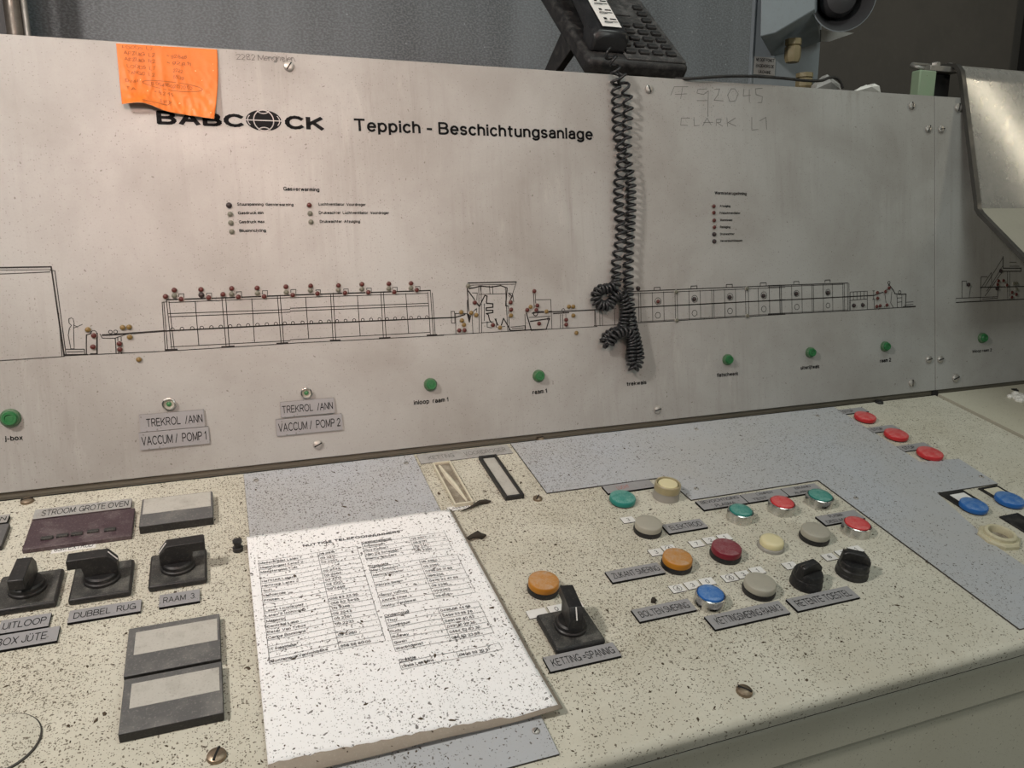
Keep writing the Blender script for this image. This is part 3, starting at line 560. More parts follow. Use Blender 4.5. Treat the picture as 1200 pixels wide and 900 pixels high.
# rotary switches on square plates
def rotary(px, py, size, ang, label, skirt=1.0):
    th = 0.0065; x, y = D(px, py, th); s = size / 2
    b = MB(); b.prism([(-s, -s), (s, -s), (s, s), (-s, s)], 0, th)
    o = b.build('rotary_switch', M['black'], desk, loc=(x, y, 0), bevel=0.0022, seg=3); lab(o, label)
    b = MB(); b.prism([(-s * .93, -s * .93), (s * .93, -s * .93), (s * .93, s * .93), (-s * .93, s * .93)], th - 0.0005, th + 0.0005); b.build('face_plate', M['blackdust'], o, bevel=0.0004)
    r = s * 0.62
    b = MB(); b.lathe([(r, th), (r, th + 0.003), (r * 0.93, th + 0.004), (r * 0.90, th + 0.007), (r * 0.80, th + 0.0085)], 36)
    k = b.build('knob_collar', M['black'], o)
    b = MB(); w = 0.0062; z = th + 0.0075
    pr = [(-r * 0.95, z), (-r * 0.95, z + 0.011), (-r * 0.50, z + 0.0205), (r * 1.55, z + 0.0205), (r * 1.62, z + 0.0195), (r * 1.62, z + 0.0105), (r * 0.92, z + 0.0105), (r * 0.80, z)]
    a = [b.vert((u, -w, zz)) for u, zz in pr]; c = [b.vert((u, w, zz)) for u, zz in pr]; n = len(pr)
    for i in range(n): j = (i + 1) % n; b.face((a[i], a[j], c[j], c[i]))
    for q in (a, c):
        l, m_ = (q, 1) if q is c else (q[::-1], 0)
        # split the side into convex pieces
        if q is c: b.face((q[0], q[1], q[2], q[7])[::-1][::-1]); b.face((q[7], q[2], q[3], q[6])); b.face((q[6], q[3], q[4], q[5]))
        else: b.face((q[7], q[2], q[1], q[0])); b.face((q[6], q[3], q[2], q[7])); b.face((q[5], q[4], q[3], q[6]))
    b.build('handle', M['black'], o, rot=(0, 0, ang), bevel=0.0009)
    b = MB(); b.xform; d_ = MB()
    q0 = Vector((-r * 0.95, 0, z + 0.0113)); q1 = Vector((-r * 0.52, 0, z + 0.0207))
    d_.tube([q0, q1], 0.0006, 5); d_.build('pointer_line', M['tile'], o, rot=(0, 0, ang))
rotary(33, 690, 0.050, R_(-93), 'black rotary switch at the left edge, handle pointing forward')
rotary(120, 678, 0.050, R_(180), 'black rotary switch with handle turned left')
rotary(209, 664, 0.050, R_(2), 'black rotary switch with handle turned right')
rotary(668.5, 734.5, 0.0475, R_(82), 'black rotary switch standing alone right of the list')

# rectangular indicator blocks
def block(q, h, win, label):
    x0, x1, y0, y1 = rect(q, h); b = MB(); b.prism([(x0, y0), (x1, y0), (x1, y1), (x0, y1)], 0, h, 1, 0)
    o = b.build('indicator_block', [M['black'], M['greyface']], desk, bevel=0.0008); lab(o, label)
    W_, H_ = x1 - x0, y1 - y0; b = MB(); b.box(x0 + W_ * win[0], x0 + W_ * win[1], y0 + H_ * win[2], y0 + H_ * win[3], h - 0.001, h + 0.0004)
    b.build('window', M['window'], o, bevel=0.0003)
block([(166, 586), (248, 574.5), (251, 605.5), (163, 617.5)], 0.0095, (0.03, 0.97, 0.42, 0.97), 'low rectangular indicator block with cloudy window near the panel')
block([(151, 735), (257.5, 720), (259, 772.5), (145, 792.5)], 0.0075, (0.08, 0.97, 0.40, 0.88), 'upper of two stacked grey indicator blocks')
block([(145, 795), (260, 776), (262, 835), (139, 861)], 0.0085, (0.08, 0.97, 0.42, 0.88), 'lower of two stacked grey indicator blocks')
x0, x1, y0, y1 = rect([(36, 609.5), (155.5, 596), (157, 627), (27, 644)], 0.005)
b = MB(); b.prism([(x0, y0), (x1, y0), (x1, y1), (x0, y1)], 0, 0.005); o = b.build('display_module', M['purple'], desk, bevel=0.0008); lab(o, 'dusty purple display module with five small keys')
for px, py in [(55, 630.5), (73, 627.5), (90, 625.5), (109, 622.5), (129, 620.5)]:
    x, y = D(px, py, 0.006); b = MB(); b.box(-0.0052, 0.0052, -0.0022, 0.0022, 0, 0.0022); b.build('key', M['blackdust'], o, loc=(x, y, 0.005), bevel=0.0004)
LP(desk, [(42, 598), (153, 583.5), (155, 594.5), (37, 608.5)], [('STROOM: GROTE OVEN', 0.08, 0.97)], th=0.0052, name='tape_label', mats=[M['strip'], M['purple']], hf=0.6, desc='scuffed grey tape strip with handwriting STROOM: GROTE OVEN')
LP(desk, [(61, 641), (112, 634), (113, 641), (60, 649)], [('83M EXTRÜD', 0.06, 0.94)], th=0.0004, name='tape_label', mats=[M['tile'], M['tile']], hf=0.65, desc='small white tape label with handwriting')
LP(desk, [(-60, 611), (10, 602.5), (9, 612), (-62, 620)], [('OVEN', 0.5, 0.97)], th=0.0045, name='tape_label', mats=[M['strip'], M['ink']], desc='end of a grey tape strip at the left edge')
block([(-62, 622), (8.5, 613), (5, 638), (-70, 650)], 0.0055, (0.03, 0.5, 0.3, 0.9), 'dark indicator block cut by the left edge')

# two upright slots
def slot(q, h, wl, m, m2, label, kind):
    c = [D(x, y, h) for x, y in q]; x0, x1, y0, y1 = rect(q, h); b = MB()
    b.box(x0, x0 + wl, y0, y1, 0, h); b.box(x1 - wl, x1, y0, y1, 0, h); b.box(x0 + wl, x1 - wl, y1 - wl, y1, 0, h); b.box(x0 + wl, x1 - wl, y0, y0 + wl, 0, h)
    o = b.build('slot_frame', m, desk, bevel=0.0005); lab(o, label)
    b = MB(); b.box(x0 + wl, x1 - wl, y0 + wl, y1 - wl, 0, h * 0.45); b.build('insert', m2, o)
    if kind:
        b = MB(); xm = (x0 + x1) / 2; pts = [(xm - 0.004, y1 - 0.006), (xm - 0.001, (y0 + y1) / 2 + 0.01), (xm + 0.002, (y0 + y1) / 2 - 0.01), (xm + 0.005, y0 + 0.006)]
        b.tube([(x_, y_, h * 0.5) for x_, y_ in pts], [0.0015, 0.0035, 0.003, 0.001], 7); b.build('torn_strip', M['cream_frame'], o)
slot([(507.5, 541.7), (527.5, 539.5), (555, 586.7), (532.5, 591.7)], 0.005, 0.0020, M['cream_frame'], M['darkslot'], 'open cream slot frame with torn insert', True)
slot([(561, 534), (581, 532), (615, 579), (592.5, 583)], 0.0055, 0.0032, M['black'], M['window'], 'black framed slot with cloudy window', False)
LP(desk, [(489, 533), (594, 520.5), (601, 530.5), (493, 544)], [('KETTING      VOORDROGER', 0.1, 0.95)], th=0.0008, name='tape_label', mats=[M['strip'], M['edge']], hf=0.4, ink=M['pencil'], desc='long worn grey tape strip above the two slots')
LP(desk, [(523, 595), (549, 590), (552, 594), (527, 600)], [('LAMPEN', 0.06, 0.94)], th=0.0006, name='tape_label', mats=[M['tile'], M['edge']], hf=0.55, desc='narrow white tape label under the slots', tilt=0.06)
# socket nut and black plates by the blue buttons
x, y = D(1171.5, 627, 0.006); r = r_of(1171, 627, 46)
b = MB(); b.lathe([(r, 0), (r, 0.004), (r * 0.93, 0.006), (r * 0.74, 0.006), (r * 0.74, 0.0025)], 8, cap=False, ang=0.2); b.lathe([(r * 0.74, 0.004), (r * 0.74, 0.0095), (r * 0.70, 0.0105), (r * 0.58, 0.0105), (r * 0.55, 0.0095), (r * 0.55, 0.0015)], 36, cap=False)
o = b.build('socket_nut', M['creamnut'], desk, loc=(x, y, 0)); lab(o, 'dirty cream ring nut of an empty socket')
b = MB(); b.lathe([(r * 0.60, 0.0), (r * 0.60, 0.0022)], 30); b.build('socket_floor', M['darkslot'], o)
def bplate(q, label, win=None):
    x0, x1, y0, y1 = rect(q, 0.002); b = MB(); b.prism([(x0, y0), (x1, y0), (x1, y1), (x0, y1)], 0, 0.002)
    o = b.build('label_holder', M['black'], desk, bevel=0.0004); lab(o, label)
    if win: b = MB(); W_, H_ = x1 - x0, y1 - y0; b.box(x0 + W_ * win[0], x0 + W_ * win[1], y0 + H_ * win[2], y0 + H_ * win[3], 0.0018, 0.0024); b.build('insert', win[4], o)
bplate([(1101, 577.5), (1128, 573.5), (1157, 591), (1128, 596)], 'black label holder with white insert', (0.25, 0.85, 0.35, 0.8, M['white']))
bplate([(1147, 571.5), (1168, 568), (1196, 584), (1173, 588)], 'black label holder with cream insert', (0.12, 0.85, 0.35, 0.85, M['cream_frame']))
bplate([(1172.5, 605), (1192, 600.5), (1226, 620), (1206, 627)], 'black label holder cut by the right frame edge')

# ------------------------------------------------------------------ back panels
TOP = 0.4822
panel = thing('mimic_panel', 'wide pale grey process display panel with printed line diagram', 'control panel', (0, 0, 1.0), (PA, 0, 0))
pside = thing('mimic_panel', 'narrow grey display panel right of the vertical seam', 'control panel', (0, 0, 1.0), (PA, 0, 0))
for (x0, x1, par) in ((-0.95, XS - 0.0006, panel), (XS + 0.0006, 2.1, pside)):
    b = MB(); b.prism([(x0, 0.008), (x1, 0.008), (x1, TOP), (x0, TOP)], -0.003, 0.0); b.build('panel_face', M['panel'], par, bevel=0.0007)
    b = MB(); b.prism([(x0, 0.0016), (x1, 0.0016), (x1, 0.0070), (x0, 0.0070)], -0.02, -0.0030); b.build('bottom_trim', M['trim'], par, bevel=0.0006)
    b = MB(); b.prism([(x0 + 0.002, 0.0), (x1 - 0.002, 0.0), (x1 - 0.002, TOP - 0.002), (x0 + 0.002, TOP - 0.002)], -0.28, -0.0035); b.build('cabinet_body', M['trim'], par)
b = MB(); b.box(XS - 0.006, XS + 0.006, -0.004, 0.007, -0.02, -0.0006); b.build('corner_gap', M['void'], panel)
for px, py in [(338.5, 78), (372.5, 521), (760, 104.5), (770, 480), (1068, 124), (1087.5, 151), (1088, 421), (1068, 448.5)]:
    screw(px, py, panel, P, 'steel', 0.0058 if px < 800 else 0.0062, 0.0035, random.uniform(0, 3))
for px, py in [(1102.5, 151.5), (1122.5, 126), (1101.5, 421), (1119.5, 443)]: screw(px, py, pside, P, 'steel', 0.0062 if px < 1110 else 0.0072, 0.0035, random.uniform(0, 3))

# lettering
b = MB(); ptext(b, 'Teppich - Beschichtungsanlage', (415.5, 154), (695, 164.3), 15.2, bold=0.020); b.build('lettering', M['ink'], panel, smooth=0)
b = MB()
for s, a, c, bo in (('BABC', (184, 145.6), (286.5, 149.5), 0.036), ('CK', (334, 151.2), (380.5, 153.2), 0.036)): ptext(b, s, a, c, 16.0, bold=bo)
c0 = P(309, 141.3); ex = (P(329.8, 141.3)[0] - P(288.2, 141.3)[0]) / 2; ey = (P(309, 129)[1] - P(309, 153.6)[1]) / 2
b.face([b.vert((c0[0] + ex * math.cos(k * math.pi / 24), c0[1] + ey * math.sin(k * math.pi / 24), 0.0004)) for k in range(48)])
lg = b.build('logo_print', M['ink'], panel, smooth=0)
b = MB(); ell = lambda rx, ry, a0, a1, cy=0: [(c0[0] + rx * math.cos(R_(a)), c0[1] + cy + ry * math.sin(R_(a))) for a in range(a0, a1 + 1, 10)]
b.strip(ell(ex * 0.56, ey * 0.98, 0, 360), 0.0011, 0.0006); b.strip([(c0[0] - ex, c0[1]), (c0[0] + ex, c0[1])], 0.0011, 0.0006)
b.strip(ell(ex * 0.34, ey * 0.36, 200, 340, ey * 1.02), 0.0011, 0.0006); b.strip(ell(ex * 0.34, ey * 0.36, 20, 160, -ey * 1.02), 0.0011, 0.0006)
b.strip(ell(ex * 0.90, ey * 0.88, 150, 210), 0.0009, 0.0006); b.strip(ell(ex * 0.90, ey * 0.88, -30, 30), 0.0009, 0.0006)
b.build('globe_lines', M['panelgrey'], lg, smooth=0)
b = MB()
for s, a, c, h in [('Gasverwarming', (332, 223.4), (374.4, 224.6), 4.3), ('Stuurspanning  Gasverwarming', (278, 241), (344, 241.6), 3.3), ('Gasdruck min', (279, 251.4), (309, 251), 3.3),
                   ('Gasdruck max', (280, 261.8), (310.2, 261.4), 3.3), ('Blusinrichting', (280.6, 272.2), (311.8, 271.8), 3.3), ('Luchtventilator  Voordroger', (373.4, 241), (428.6, 241.6), 3.3),
                   ('Drukwachter  Luchtventilator  Voordroger', (373.8, 251), (456, 251.2), 3.3), ('Drukwachter  Afzuiging', (374.8, 261.3), (422, 261.3), 3.3),
                   ('Warmteterugwinning', (837.5, 228), (874.8, 228.8), 3.6), ('Afzuiging', (843.2, 242.7), (855.7, 242.9), 2.6), ('Frisluchtventilator', (843.2, 251), (867.5, 251), 2.6), ('Warmtewiel', (843.6, 259.2), (858, 259.3), 2.6),
                   ('Reiniging', (843.6, 267.4), (855.8, 267.4), 2.6), ('Drukwachter', (843.8, 275.6), (860.5, 275.4), 2.6), ('Verversluchtkleppen', (843.8, 283.6), (870, 283.2), 2.6),
                   ('j-box', (6, 517), (27, 515.5), 5.5), ('inloop  raam 1', (485, 474.5), (525.5, 470.5), 5.0), ('raam 1', (624, 462.3), (641, 460.3), 4.8), ('trekwals', (734.5, 452.3), (757.5, 450), 4.3),
                   ('flatschwerk', (840, 442), (865, 439.8), 4.3), ('uitwrijfwals', (938, 433.3), (960, 431.3), 4.0), ('raam 2', (1031, 425), (1044, 423.6), 4.0)]:
    ptext(b, s, a, c, h * 1.08, bold=0.022)
b.build('lettering', M['ink'], panel, smooth=0)
b = MB(); ptext(b, 'inloop raam 2', (1139.5, 413.5), (1162, 411.7), 3.6, bold=0.012); b.build('lettering', M['ink'], pside, smooth=0)
b = MB(); ptext(b, '2282 Menghelen', (277, 70), (346, 72.5), 7, bold=0.0, jitter=0.0006); b.build('pencil_writing', M['pencil'], panel, smooth=0); b = MB()
def pl(pts): return [P(x, y) for x, y in pts]
Zg = lambda ox, oy, s, pts: [(ox + x / s, oy + y / s) for x, y in pts]
for g in [[(215, 190), (240, 130), (335, 130)], [(245, 185), (330, 180)], [(300, 130), (285, 215)], [(470, 145), (405, 150), (400, 175), (445, 185), (480, 160), (475, 340)], [(400, 228), (470, 228)], [(520, 150), (560, 145), (545, 190), (520, 225), (585, 230)],
          [(640, 145), (615, 190), (630, 235), (670, 230), (690, 180), (665, 145), (640, 145)], [(730, 145), (725, 195), (775, 190)], [(768, 150), (768, 240)], [(860, 140), (810, 145), (815, 185), (860, 200), (855, 240), (830, 242)],
          [(350, 350), (290, 350), (285, 400), (335, 402)], [(378, 345), (380, 405), (415, 402)], [(440, 405), (470, 350), (500, 400)], [(445, 382), (510, 380)], [(535, 405), (535, 360), (570, 358), (565, 380), (540, 382), (580, 408)], [(610, 350), (615, 410)], [(670, 350), (618, 382), (675, 408)], [(785, 345), (785, 435), (830, 430)], [(840, 370), (885, 345), (890, 430)]]:
    b.strip(pl(Zg(750, 80, 6, g)), 0.0007, 0.0003)
b.build('pencil_writing', M['pencil'], panel, smooth=0)

# diagram
A_ = (60, 320, 4.0); B_ = (340, 320, 6.667); C_ = (500, 310, 6.0); D_ = (720, 310, 6.0); E_ = (900, 310, 6.0); F_ = (1090, 290, 10.909); G_ = (0, 300, 3.0); H_ = (690, 320, 7.5)
dg = MB(); dg2 = MB()
def ln(z, pts, w=0.0008, m=None): (m or dg).strip(pl(Zg(*z, pts)), w, 0.0003)
def ci(z, x, y, r, w=0.0007, m=None):
    c = P(z[0] + x / z[2], z[1] + y / z[2]); rr = r / z[2] * panel_scale(z[0] + x / z[2], z[1] + y / z[2])
    (m or dg).strip([(c[0] + rr * math.cos(k * 0.628), c[1] + rr * math.sin(k * 0.628)) for k in range(10)], w, 0.0003, closed=True)
TK = 0.0015
ln(G_, [(-60, 42), (180, 38)], TK); ln(G_, [(-60, 66), (176, 56)]); ln(G_, [(-60, 50), (178, 48)], 0.0006); ln(G_, [(180, 38), (226, 352)], TK); ln(G_, [(176, 50), (193, 52), (232, 345)]); ln(G_, [(206, 200), (218, 352)]); ln(G_, [(-60, 372), (225, 353)])
ln(A_, [(60, 388), (540, 366), (1120, 330)]); ln(B_, [(0, 549), (1200, 487)]); ln(C_, [(70, 497), (1200, 436)])
ln(A_, [(95, 210), (82, 215), (84, 235), (95, 245), (85, 260), (80, 290), (92, 355), (108, 355), (105, 262), (108, 235), (103, 215), (95, 210)], 0.0006); ln(A_, [(105, 258), (125, 250), (147, 240)], 0.0006); ln(A_, [(105, 243), (125, 254)], 0.0006)
ln(A_, [(70, 357), (155, 357), (157, 380)]); ln(A_, [(75, 370), (150, 368)]); ln(A_, [(62, 383), (170, 382)], TK); ln(A_, [(165, 378), (165, 290), (190, 283)], TK * .7); ln(A_, [(215, 282), (215, 378), (185, 379)], TK); ci(A_, 200, 281, 12)
ln(A_, [(240, 291), (300, 288), (532, 271)], TK * 1.3); ln(A_, [(228, 285), (240, 305), (300, 305), (372, 280)]); ci(A_, 278, 276, 8); ci(A_, 302, 275, 8)
for l in ([(300, 305), (305, 378)], [(328, 300), (330, 378)], [(312, 300), (315, 378)]): ln(A_, l)
ln(A_, [(532, 272), (1120, 241)], TK); ln(B_, [(0, 403), (1190, 350)], TK); ln(C_, [(0, 380), (200, 372), (270, 352)], TK)
for l in ([(520, 137), (535, 362)], [(528, 135), (546, 362)], [(540, 125), (565, 358)], [(552, 132), (577, 358)], [(800, 118), (820, 345)], [(818, 118), (835, 342)], [(1060, 105), (1078, 330)], [(1073, 105), (1090, 330)], [(675, 135), (692, 338)], [(940, 120), (953, 322)],
          [(520, 137), (545, 135)], [(550, 138), (1120, 115)], [(550, 190), (1120, 171)], [(552, 205), (1120, 183)], [(560, 346), (1120, 317)]): ln(A_, l)
ln(A_, [(540, 125), (820, 116), (1120, 104)], TK)
for l in ([(535, 361), (590, 359)], [(800, 347), (857, 344)], [(1058, 331), (1108, 328)]): ln(A_, l, TK * 1.4)
for x in (568, 613, 661, 706, 751, 795, 839, 880, 923, 967, 1011, 1053, 1095): ci(A_, x, 264 - (x - 568) * 0.0525, 8)
for x in (22, 97, 165, 237, 303, 367, 433, 500, 567, 632, 698, 757, 820, 882, 944, 1007, 1068): ci(B_, x, 391 - x * 0.0435, 12)
for l in ([(315, 160), (335, 520)], [(335, 155), (357, 520)], [(708, 150), (728, 500)], [(728, 150), (750, 500)], [(1075, 150), (1095, 480)], [(1095, 135), (1118, 480)], [(1110, 155), (1133, 478)], [(120, 190), (145, 510)], [(525, 178), (547, 490)], [(903, 160), (925, 468)],
          [(0, 193), (1075, 158)], [(0, 275), (1080, 236)], [(0, 297), (1080, 256)], [(0, 521), (1090, 463)]): ln(B_, l)
ln(B_, [(0, 173), (1095, 136)], TK)
for l in ([(315, 528), (390, 526)], [(698, 510), (780, 505)], [(1070, 487), (1145, 483)]): ln(B_, l, TK * 1.4)
for x, y in ((598, 98), (728, 95), (868, 88), (990, 83), (1123, 78)): ln(A_, [(x, y + 22), (x, y), (x + 24, y - 1), (x + 24, y + 20)], 0.0007)
for x, y in ((200, 132), (418, 125), (598, 118), (800, 112), (978, 105)): ln(B_, [(x, y + 36), (x, y), (x + 36, y - 1), (x + 36, y + 34)], 0.0007)
for l in ([(172, 330), (195, 330), (198, 412), (175, 412), (172, 330)], [(195, 345), (285, 345), (285, 250)], [(202, 345), (205, 490)], [(318, 340), (325, 487)], [(300, 145), (620, 138)], [(365, 150), (370, 480)], [(382, 150), (386, 480)], [(553, 160), (570, 470)], [(575, 290), (580, 465)],
          [(630, 125), (604, 205), (612, 262)], [(320, 200), (355, 200), (352, 250)], [(370, 210), (555, 205)], [(375, 150), (385, 210)], [(440, 150), (445, 205)], [(462, 150), (466, 205)], [(385, 410), (470, 402)], [(425, 400), (425, 440), (455, 445)], [(405, 275), (405, 395)], [(590, 440), (690, 430), (690, 460)], [(600, 450), (680, 445)],
          [(765, 248), (872, 246), (880, 452)], [(750, 170), (757, 330)], [(764, 205), (767, 330)], [(690, 350), (695, 462)], [(720, 372), (870, 362)], [(760, 330), (880, 328)], [(940, 350), (940, 450)], [(955, 350), (958, 448)], [(978, 350), (978, 440)], [(1185, 330), (1190, 437)], [(320, 335), (350, 310), (350, 360)], [(490, 380), (490, 440), (550, 435)]): ln(C_, l)
for l in ([(290, 130), (630, 122)], [(285, 170), (300, 400), (290, 350)], [(300, 170), (380, 152), (455, 158), (520, 148), (565, 165), (555, 290), (568, 292)], [(292, 185), (370, 295), (408, 217), (424, 222), (420, 272), (465, 276), (465, 300), (418, 305), (418, 322), (465, 322), (465, 338), (418, 345), (432, 352), (442, 392), (466, 420)],
          [(285, 345), (300, 405), (310, 345)], [(480, 382), (500, 425), (520, 440), (540, 378), (590, 465), (840, 455)], [(700, 340), (735, 462), (840, 455), (862, 380), (728, 400)], [(740, 342), (770, 338), (1200, 318)], [(890, 345), (1000, 338)], [(575, 200), (600, 225), (575, 270)]): ln(C_, l, TK)
ci(C_, 765, 345, 16, 0.0012); ci(C_, 857, 382, 10); ci(C_, 292, 150, 13, 0.0014); ci(C_, 960, 322, 12); ci(C_, 590, 215, 14)
for l in ([(0, 323), (110, 319)], [(50, 325), (52, 465)], [(95, 325), (97, 465)], [(118, 325), (120, 463)], [(225, 320), (228, 455)], [(45, 463), (250, 455)], [(110, 319), (240, 313)]): ln(H_, l)
ln(D_, [(100, 190), (1200, 145)], TK * .8); ln(D_, [(110, 205), (1200, 160)]); ln(D_, [(130, 303), (1200, 248)], TK); ln(D_, [(20, 419), (165, 410), (1200, 350)], 0.001); ln(D_, [(180, 402), (1200, 342)], 0.0006)
for x in (168, 183, 265, 345, 425, 440, 523, 602, 683, 697, 773, 850, 920, 940, 1010, 1088, 1160, 1173):
    ln(D_, [(x, 202 - (x - 100) * 0.041), (x + 4, 405 - (x - 165) * 0.058)], 0.0007)
for x, y in ((300, 162), (560, 152), (808, 141), (1047, 130)): ln(D_, [(x - 22, y + 18), (x - 22, y), (x + 20, y - 2), (x + 20, y + 16)], 0.001)
for x, y in ((305, 357), (563, 342), (812, 327), (1050, 313)): ci(D_, x, y, 21)
for x, y in ((306, 258), (563, 241), (812, 227), (1050, 216)): ci(D_, x, y, 25, 0.0006)
ln(E_, [(0, 148), (560, 130)], TK * .8); ln(E_, [(0, 158), (530, 138)]); ln(E_, [(0, 255), (740, 217)], TK); ln(E_, [(0, 353), (560, 325), (960, 300)], 0.001); ln(E_, [(950, 299), (1035, 295)], TK * 1.5); ln(E_, [(0, 346), (560, 318)], 0.0006)
for x in (8, 82, 92, 165, 237, 308, 318, 387, 452, 525, 535, 558, 568): ln(E_, [(x, 150 - x * 0.035), (x + 3, 350 - x * 0.05)], 0.0007)
for x, y in ((198, 120), (418, 110)): ln(E_, [(x - 18, y + 16), (x - 18, y), (x + 18, y - 2), (x + 18, y + 14)], 0.001)
ci(E_, 202, 298, 20); ci(E_, 421, 288, 18); ci(E_, 200, 203, 22, 0.0006); ci(E_, 421, 195, 22, 0.0006)
for l in ([(577, 193), (697, 187), (698, 315)], [(575, 252), (697, 242)], [(577, 193), (578, 322)], [(600, 192), (600, 248)], [(625, 191), (625, 246)], [(650, 190), (650, 245)], [(675, 189), (675, 243)], [(735, 185), (750, 185)], [(735, 245), (750, 243)], [(742, 185), (742, 245)], [(745, 245), (748, 310)], [(905, 210), (910, 302)], [(940, 210), (940, 300)], [(905, 235), (942, 233)], [(908, 265), (942, 262)], [(970, 265), (1020, 262)], [(960, 285), (1020, 280)], [(820, 200), (832, 290), (815, 300)], [(870, 190), (862, 270), (880, 300)]): ln(E_, l, 0.0008)
ln(E_, [(745, 217), (790, 200), (830, 190), (850, 140), (880, 180), (892, 205), (925, 210), (970, 208), (966, 296)], TK); ci(E_, 925, 195, 12, 0.001); ci(E_, 850, 128, 10, 0.001)
dg.build('diagram_print', M['line'], panel, smooth=0)
for l in ([(330, 650), (860, 630)], [(405, 430), (405, 640)], [(405, 430), (465, 430), (465, 490)], [(515, 510), (498, 635)], [(650, 375), (730, 375)], [(650, 375), (640, 680)], [(700, 500), (930, 130)], [(790, 460), (930, 230)], [(650, 520), (780, 320)], [(780, 320), (785, 460)], [(720, 560), (790, 460)], [(865, 520), (860, 655)], [(985, 305), (990, 665)], [(1015, 305), (1018, 665)], [(1015, 190), (1100, 190)], [(1015, 240), (1140, 240)], [(660, 660), (860, 650)], [(700, 620), (930, 300)]): ln(F_, l, 0.0009, dg2)
for l in ([(330, 703), (1230, 660)], [(640, 510), (1230, 498)], [(930, 115), (930, 262)], [(930, 265), (1160, 265), (1160, 305), (930, 305)]): ln(F_, l, TK, dg2)
dg2.build('diagram_print', M['line'], pside, smooth=0)

# small indicator lamps on the diagram
led0 = {}
def led(z, x, y, k, r=0.0033, par=None):
    px, py = z[0] + x / z[2], z[1] + y / z[2]; X, Y = P(px, py, 0.001); par = par or panel
    nm = {'ledred': 'small round dark red indicator lamp', 'ledamber': 'small round amber indicator lamp', 'leddull': 'small round unlit grey indicator lamp', 'ledblack': 'small round blackened indicator lamp'}[k]
    if k not in led0:
        b = MB(); b.lathe([(r * 1.0, 0), (r * 1.0, 0.0008), (r * 0.85, 0.0012), (r * 0.8, 0.0022), (r * 0.5, 0.0030), (r * 0.15, 0.0033)], 14, mis=[0, 0, 1, 1, 1, 1]); o = b.build('indicator_lamp', [M['bezel'] if k != 'ledblack' else M['black'], L[k]], par, loc=(X, Y, 0)); led0[k] = o
    else: o = led0[k].copy(); COL.objects.link(o); o.name = 'indicator_lamp'; o.parent = par; o.location = (X, Y, 0)
    lab(o, nm)
I_ = (0, 0, 1.0)
for x, y, k in [(268.4, 240.6, 'ledblack'), (269.6, 251, 'leddull'), (270.6, 261, 'leddull'), (271.6, 271.4, 'leddull'), (362.4, 240.4, 'ledred'), (363.4, 250, 'leddull'), (364.4, 260, 'leddull'),
                (836.4, 241.7, 'ledred'), (836.4, 249.2, 'ledred'), (836.8, 258.2, 'ledred'), (837, 266.2, 'ledred'), (837.2, 274.5, 'ledblack'), (837.3, 282.8, 'ledblack')]: led(I_, x, y, k)
for x, y in [(172, 265), (335, 255), (365, 253), (368, 300), (411, 405)]: led(A_, x, y, 'ledamber')
for x, y in [(200, 293), (196, 346), (320, 331), (322, 358), (536, 110), (577, 80), (609, 122), (702, 77), (738, 115), (805, 100), (846, 72), (877, 112), (965, 70), (998, 110), (1100, 64), (1132, 103)]: led(A_, x, y, 'ledred')
led(A_, 704, 103, 'ledblack')
for x, y in [(577, 106), (845, 98), (967, 95), (1102, 90)]: led(A_, x, y, 'leddull')
for x, y in [(20, 172), (160, 100), (213, 160), (377, 97), (428, 155), (560, 87), (610, 150), (771, 83), (813, 148), (944, 80), (988, 132)]: led(B_, x, y, 'ledred')
for x, y in [(158, 135), (377, 132), (560, 125), (771, 122), (944, 118)]: led(B_, x, y, 'leddull')
for x, y in [(243, 335), (312, 340), (348, 355), (515, 443), (592, 358), (730, 298), (842, 330), (1000, 296), (1030, 296), (1031, 358), (1052, 480)]: led(C_, x, y, 'ledamber')
for x, y in [(247, 393), (262, 424)]: led(C_, x, y, 'ledamber')
led(C_, 292, 150, 'leddull')
for x, y in [(338, 267), (465, 425), (590, 265), (593, 317), (228, 463), (265, 462), (756, 187), (777, 288), (770, 320), (706, 320), (790, 415), (980, 388), (980, 422)]: led(C_, x, y, 'ledred')
for x, y, k in [(306, 260, 'ledred'), (563, 243, 'ledblack'), (812, 229, 'ledblack'), (1050, 219, 'ledblack'), (435, 193, 'leddull'), (440, 393, 'leddull'), (932, 170, 'leddull'), (935, 360, 'leddull'), (168, 168, 'ledblack')]: led(D_, x, y, k)
for x, y, k in [(200, 205, 'ledblack'), (422, 198, 'ledblack'), (605, 288, 'ledblack'), (668, 285, 'ledblack'), (768, 198, 'ledred'), (770, 237, 'ledred'), (763, 295, 'ledred'), (787, 290, 'ledred'), (850, 165, 'ledred'), (825, 190, 'ledred'), (835, 285, 'ledred')]: led(E_, x, y, k)
for x, y, k in [(495, 475, 'ledblack'), (905, 300, 'ledblack'), (870, 428, 'ledred'), (860, 475, 'ledred'), (860, 525, 'ledblack'), (935, 425, 'ledred'), (980, 482, 'ledred'), (1072, 460, 'leddull'), (1102, 458, 'leddull'), (1105, 535, 'leddull'), (1045, 575, 'ledred'), (1100, 600, 'ledred'), (1042, 637, 'ledred')]: led(F_, x, y, k, par=pside)

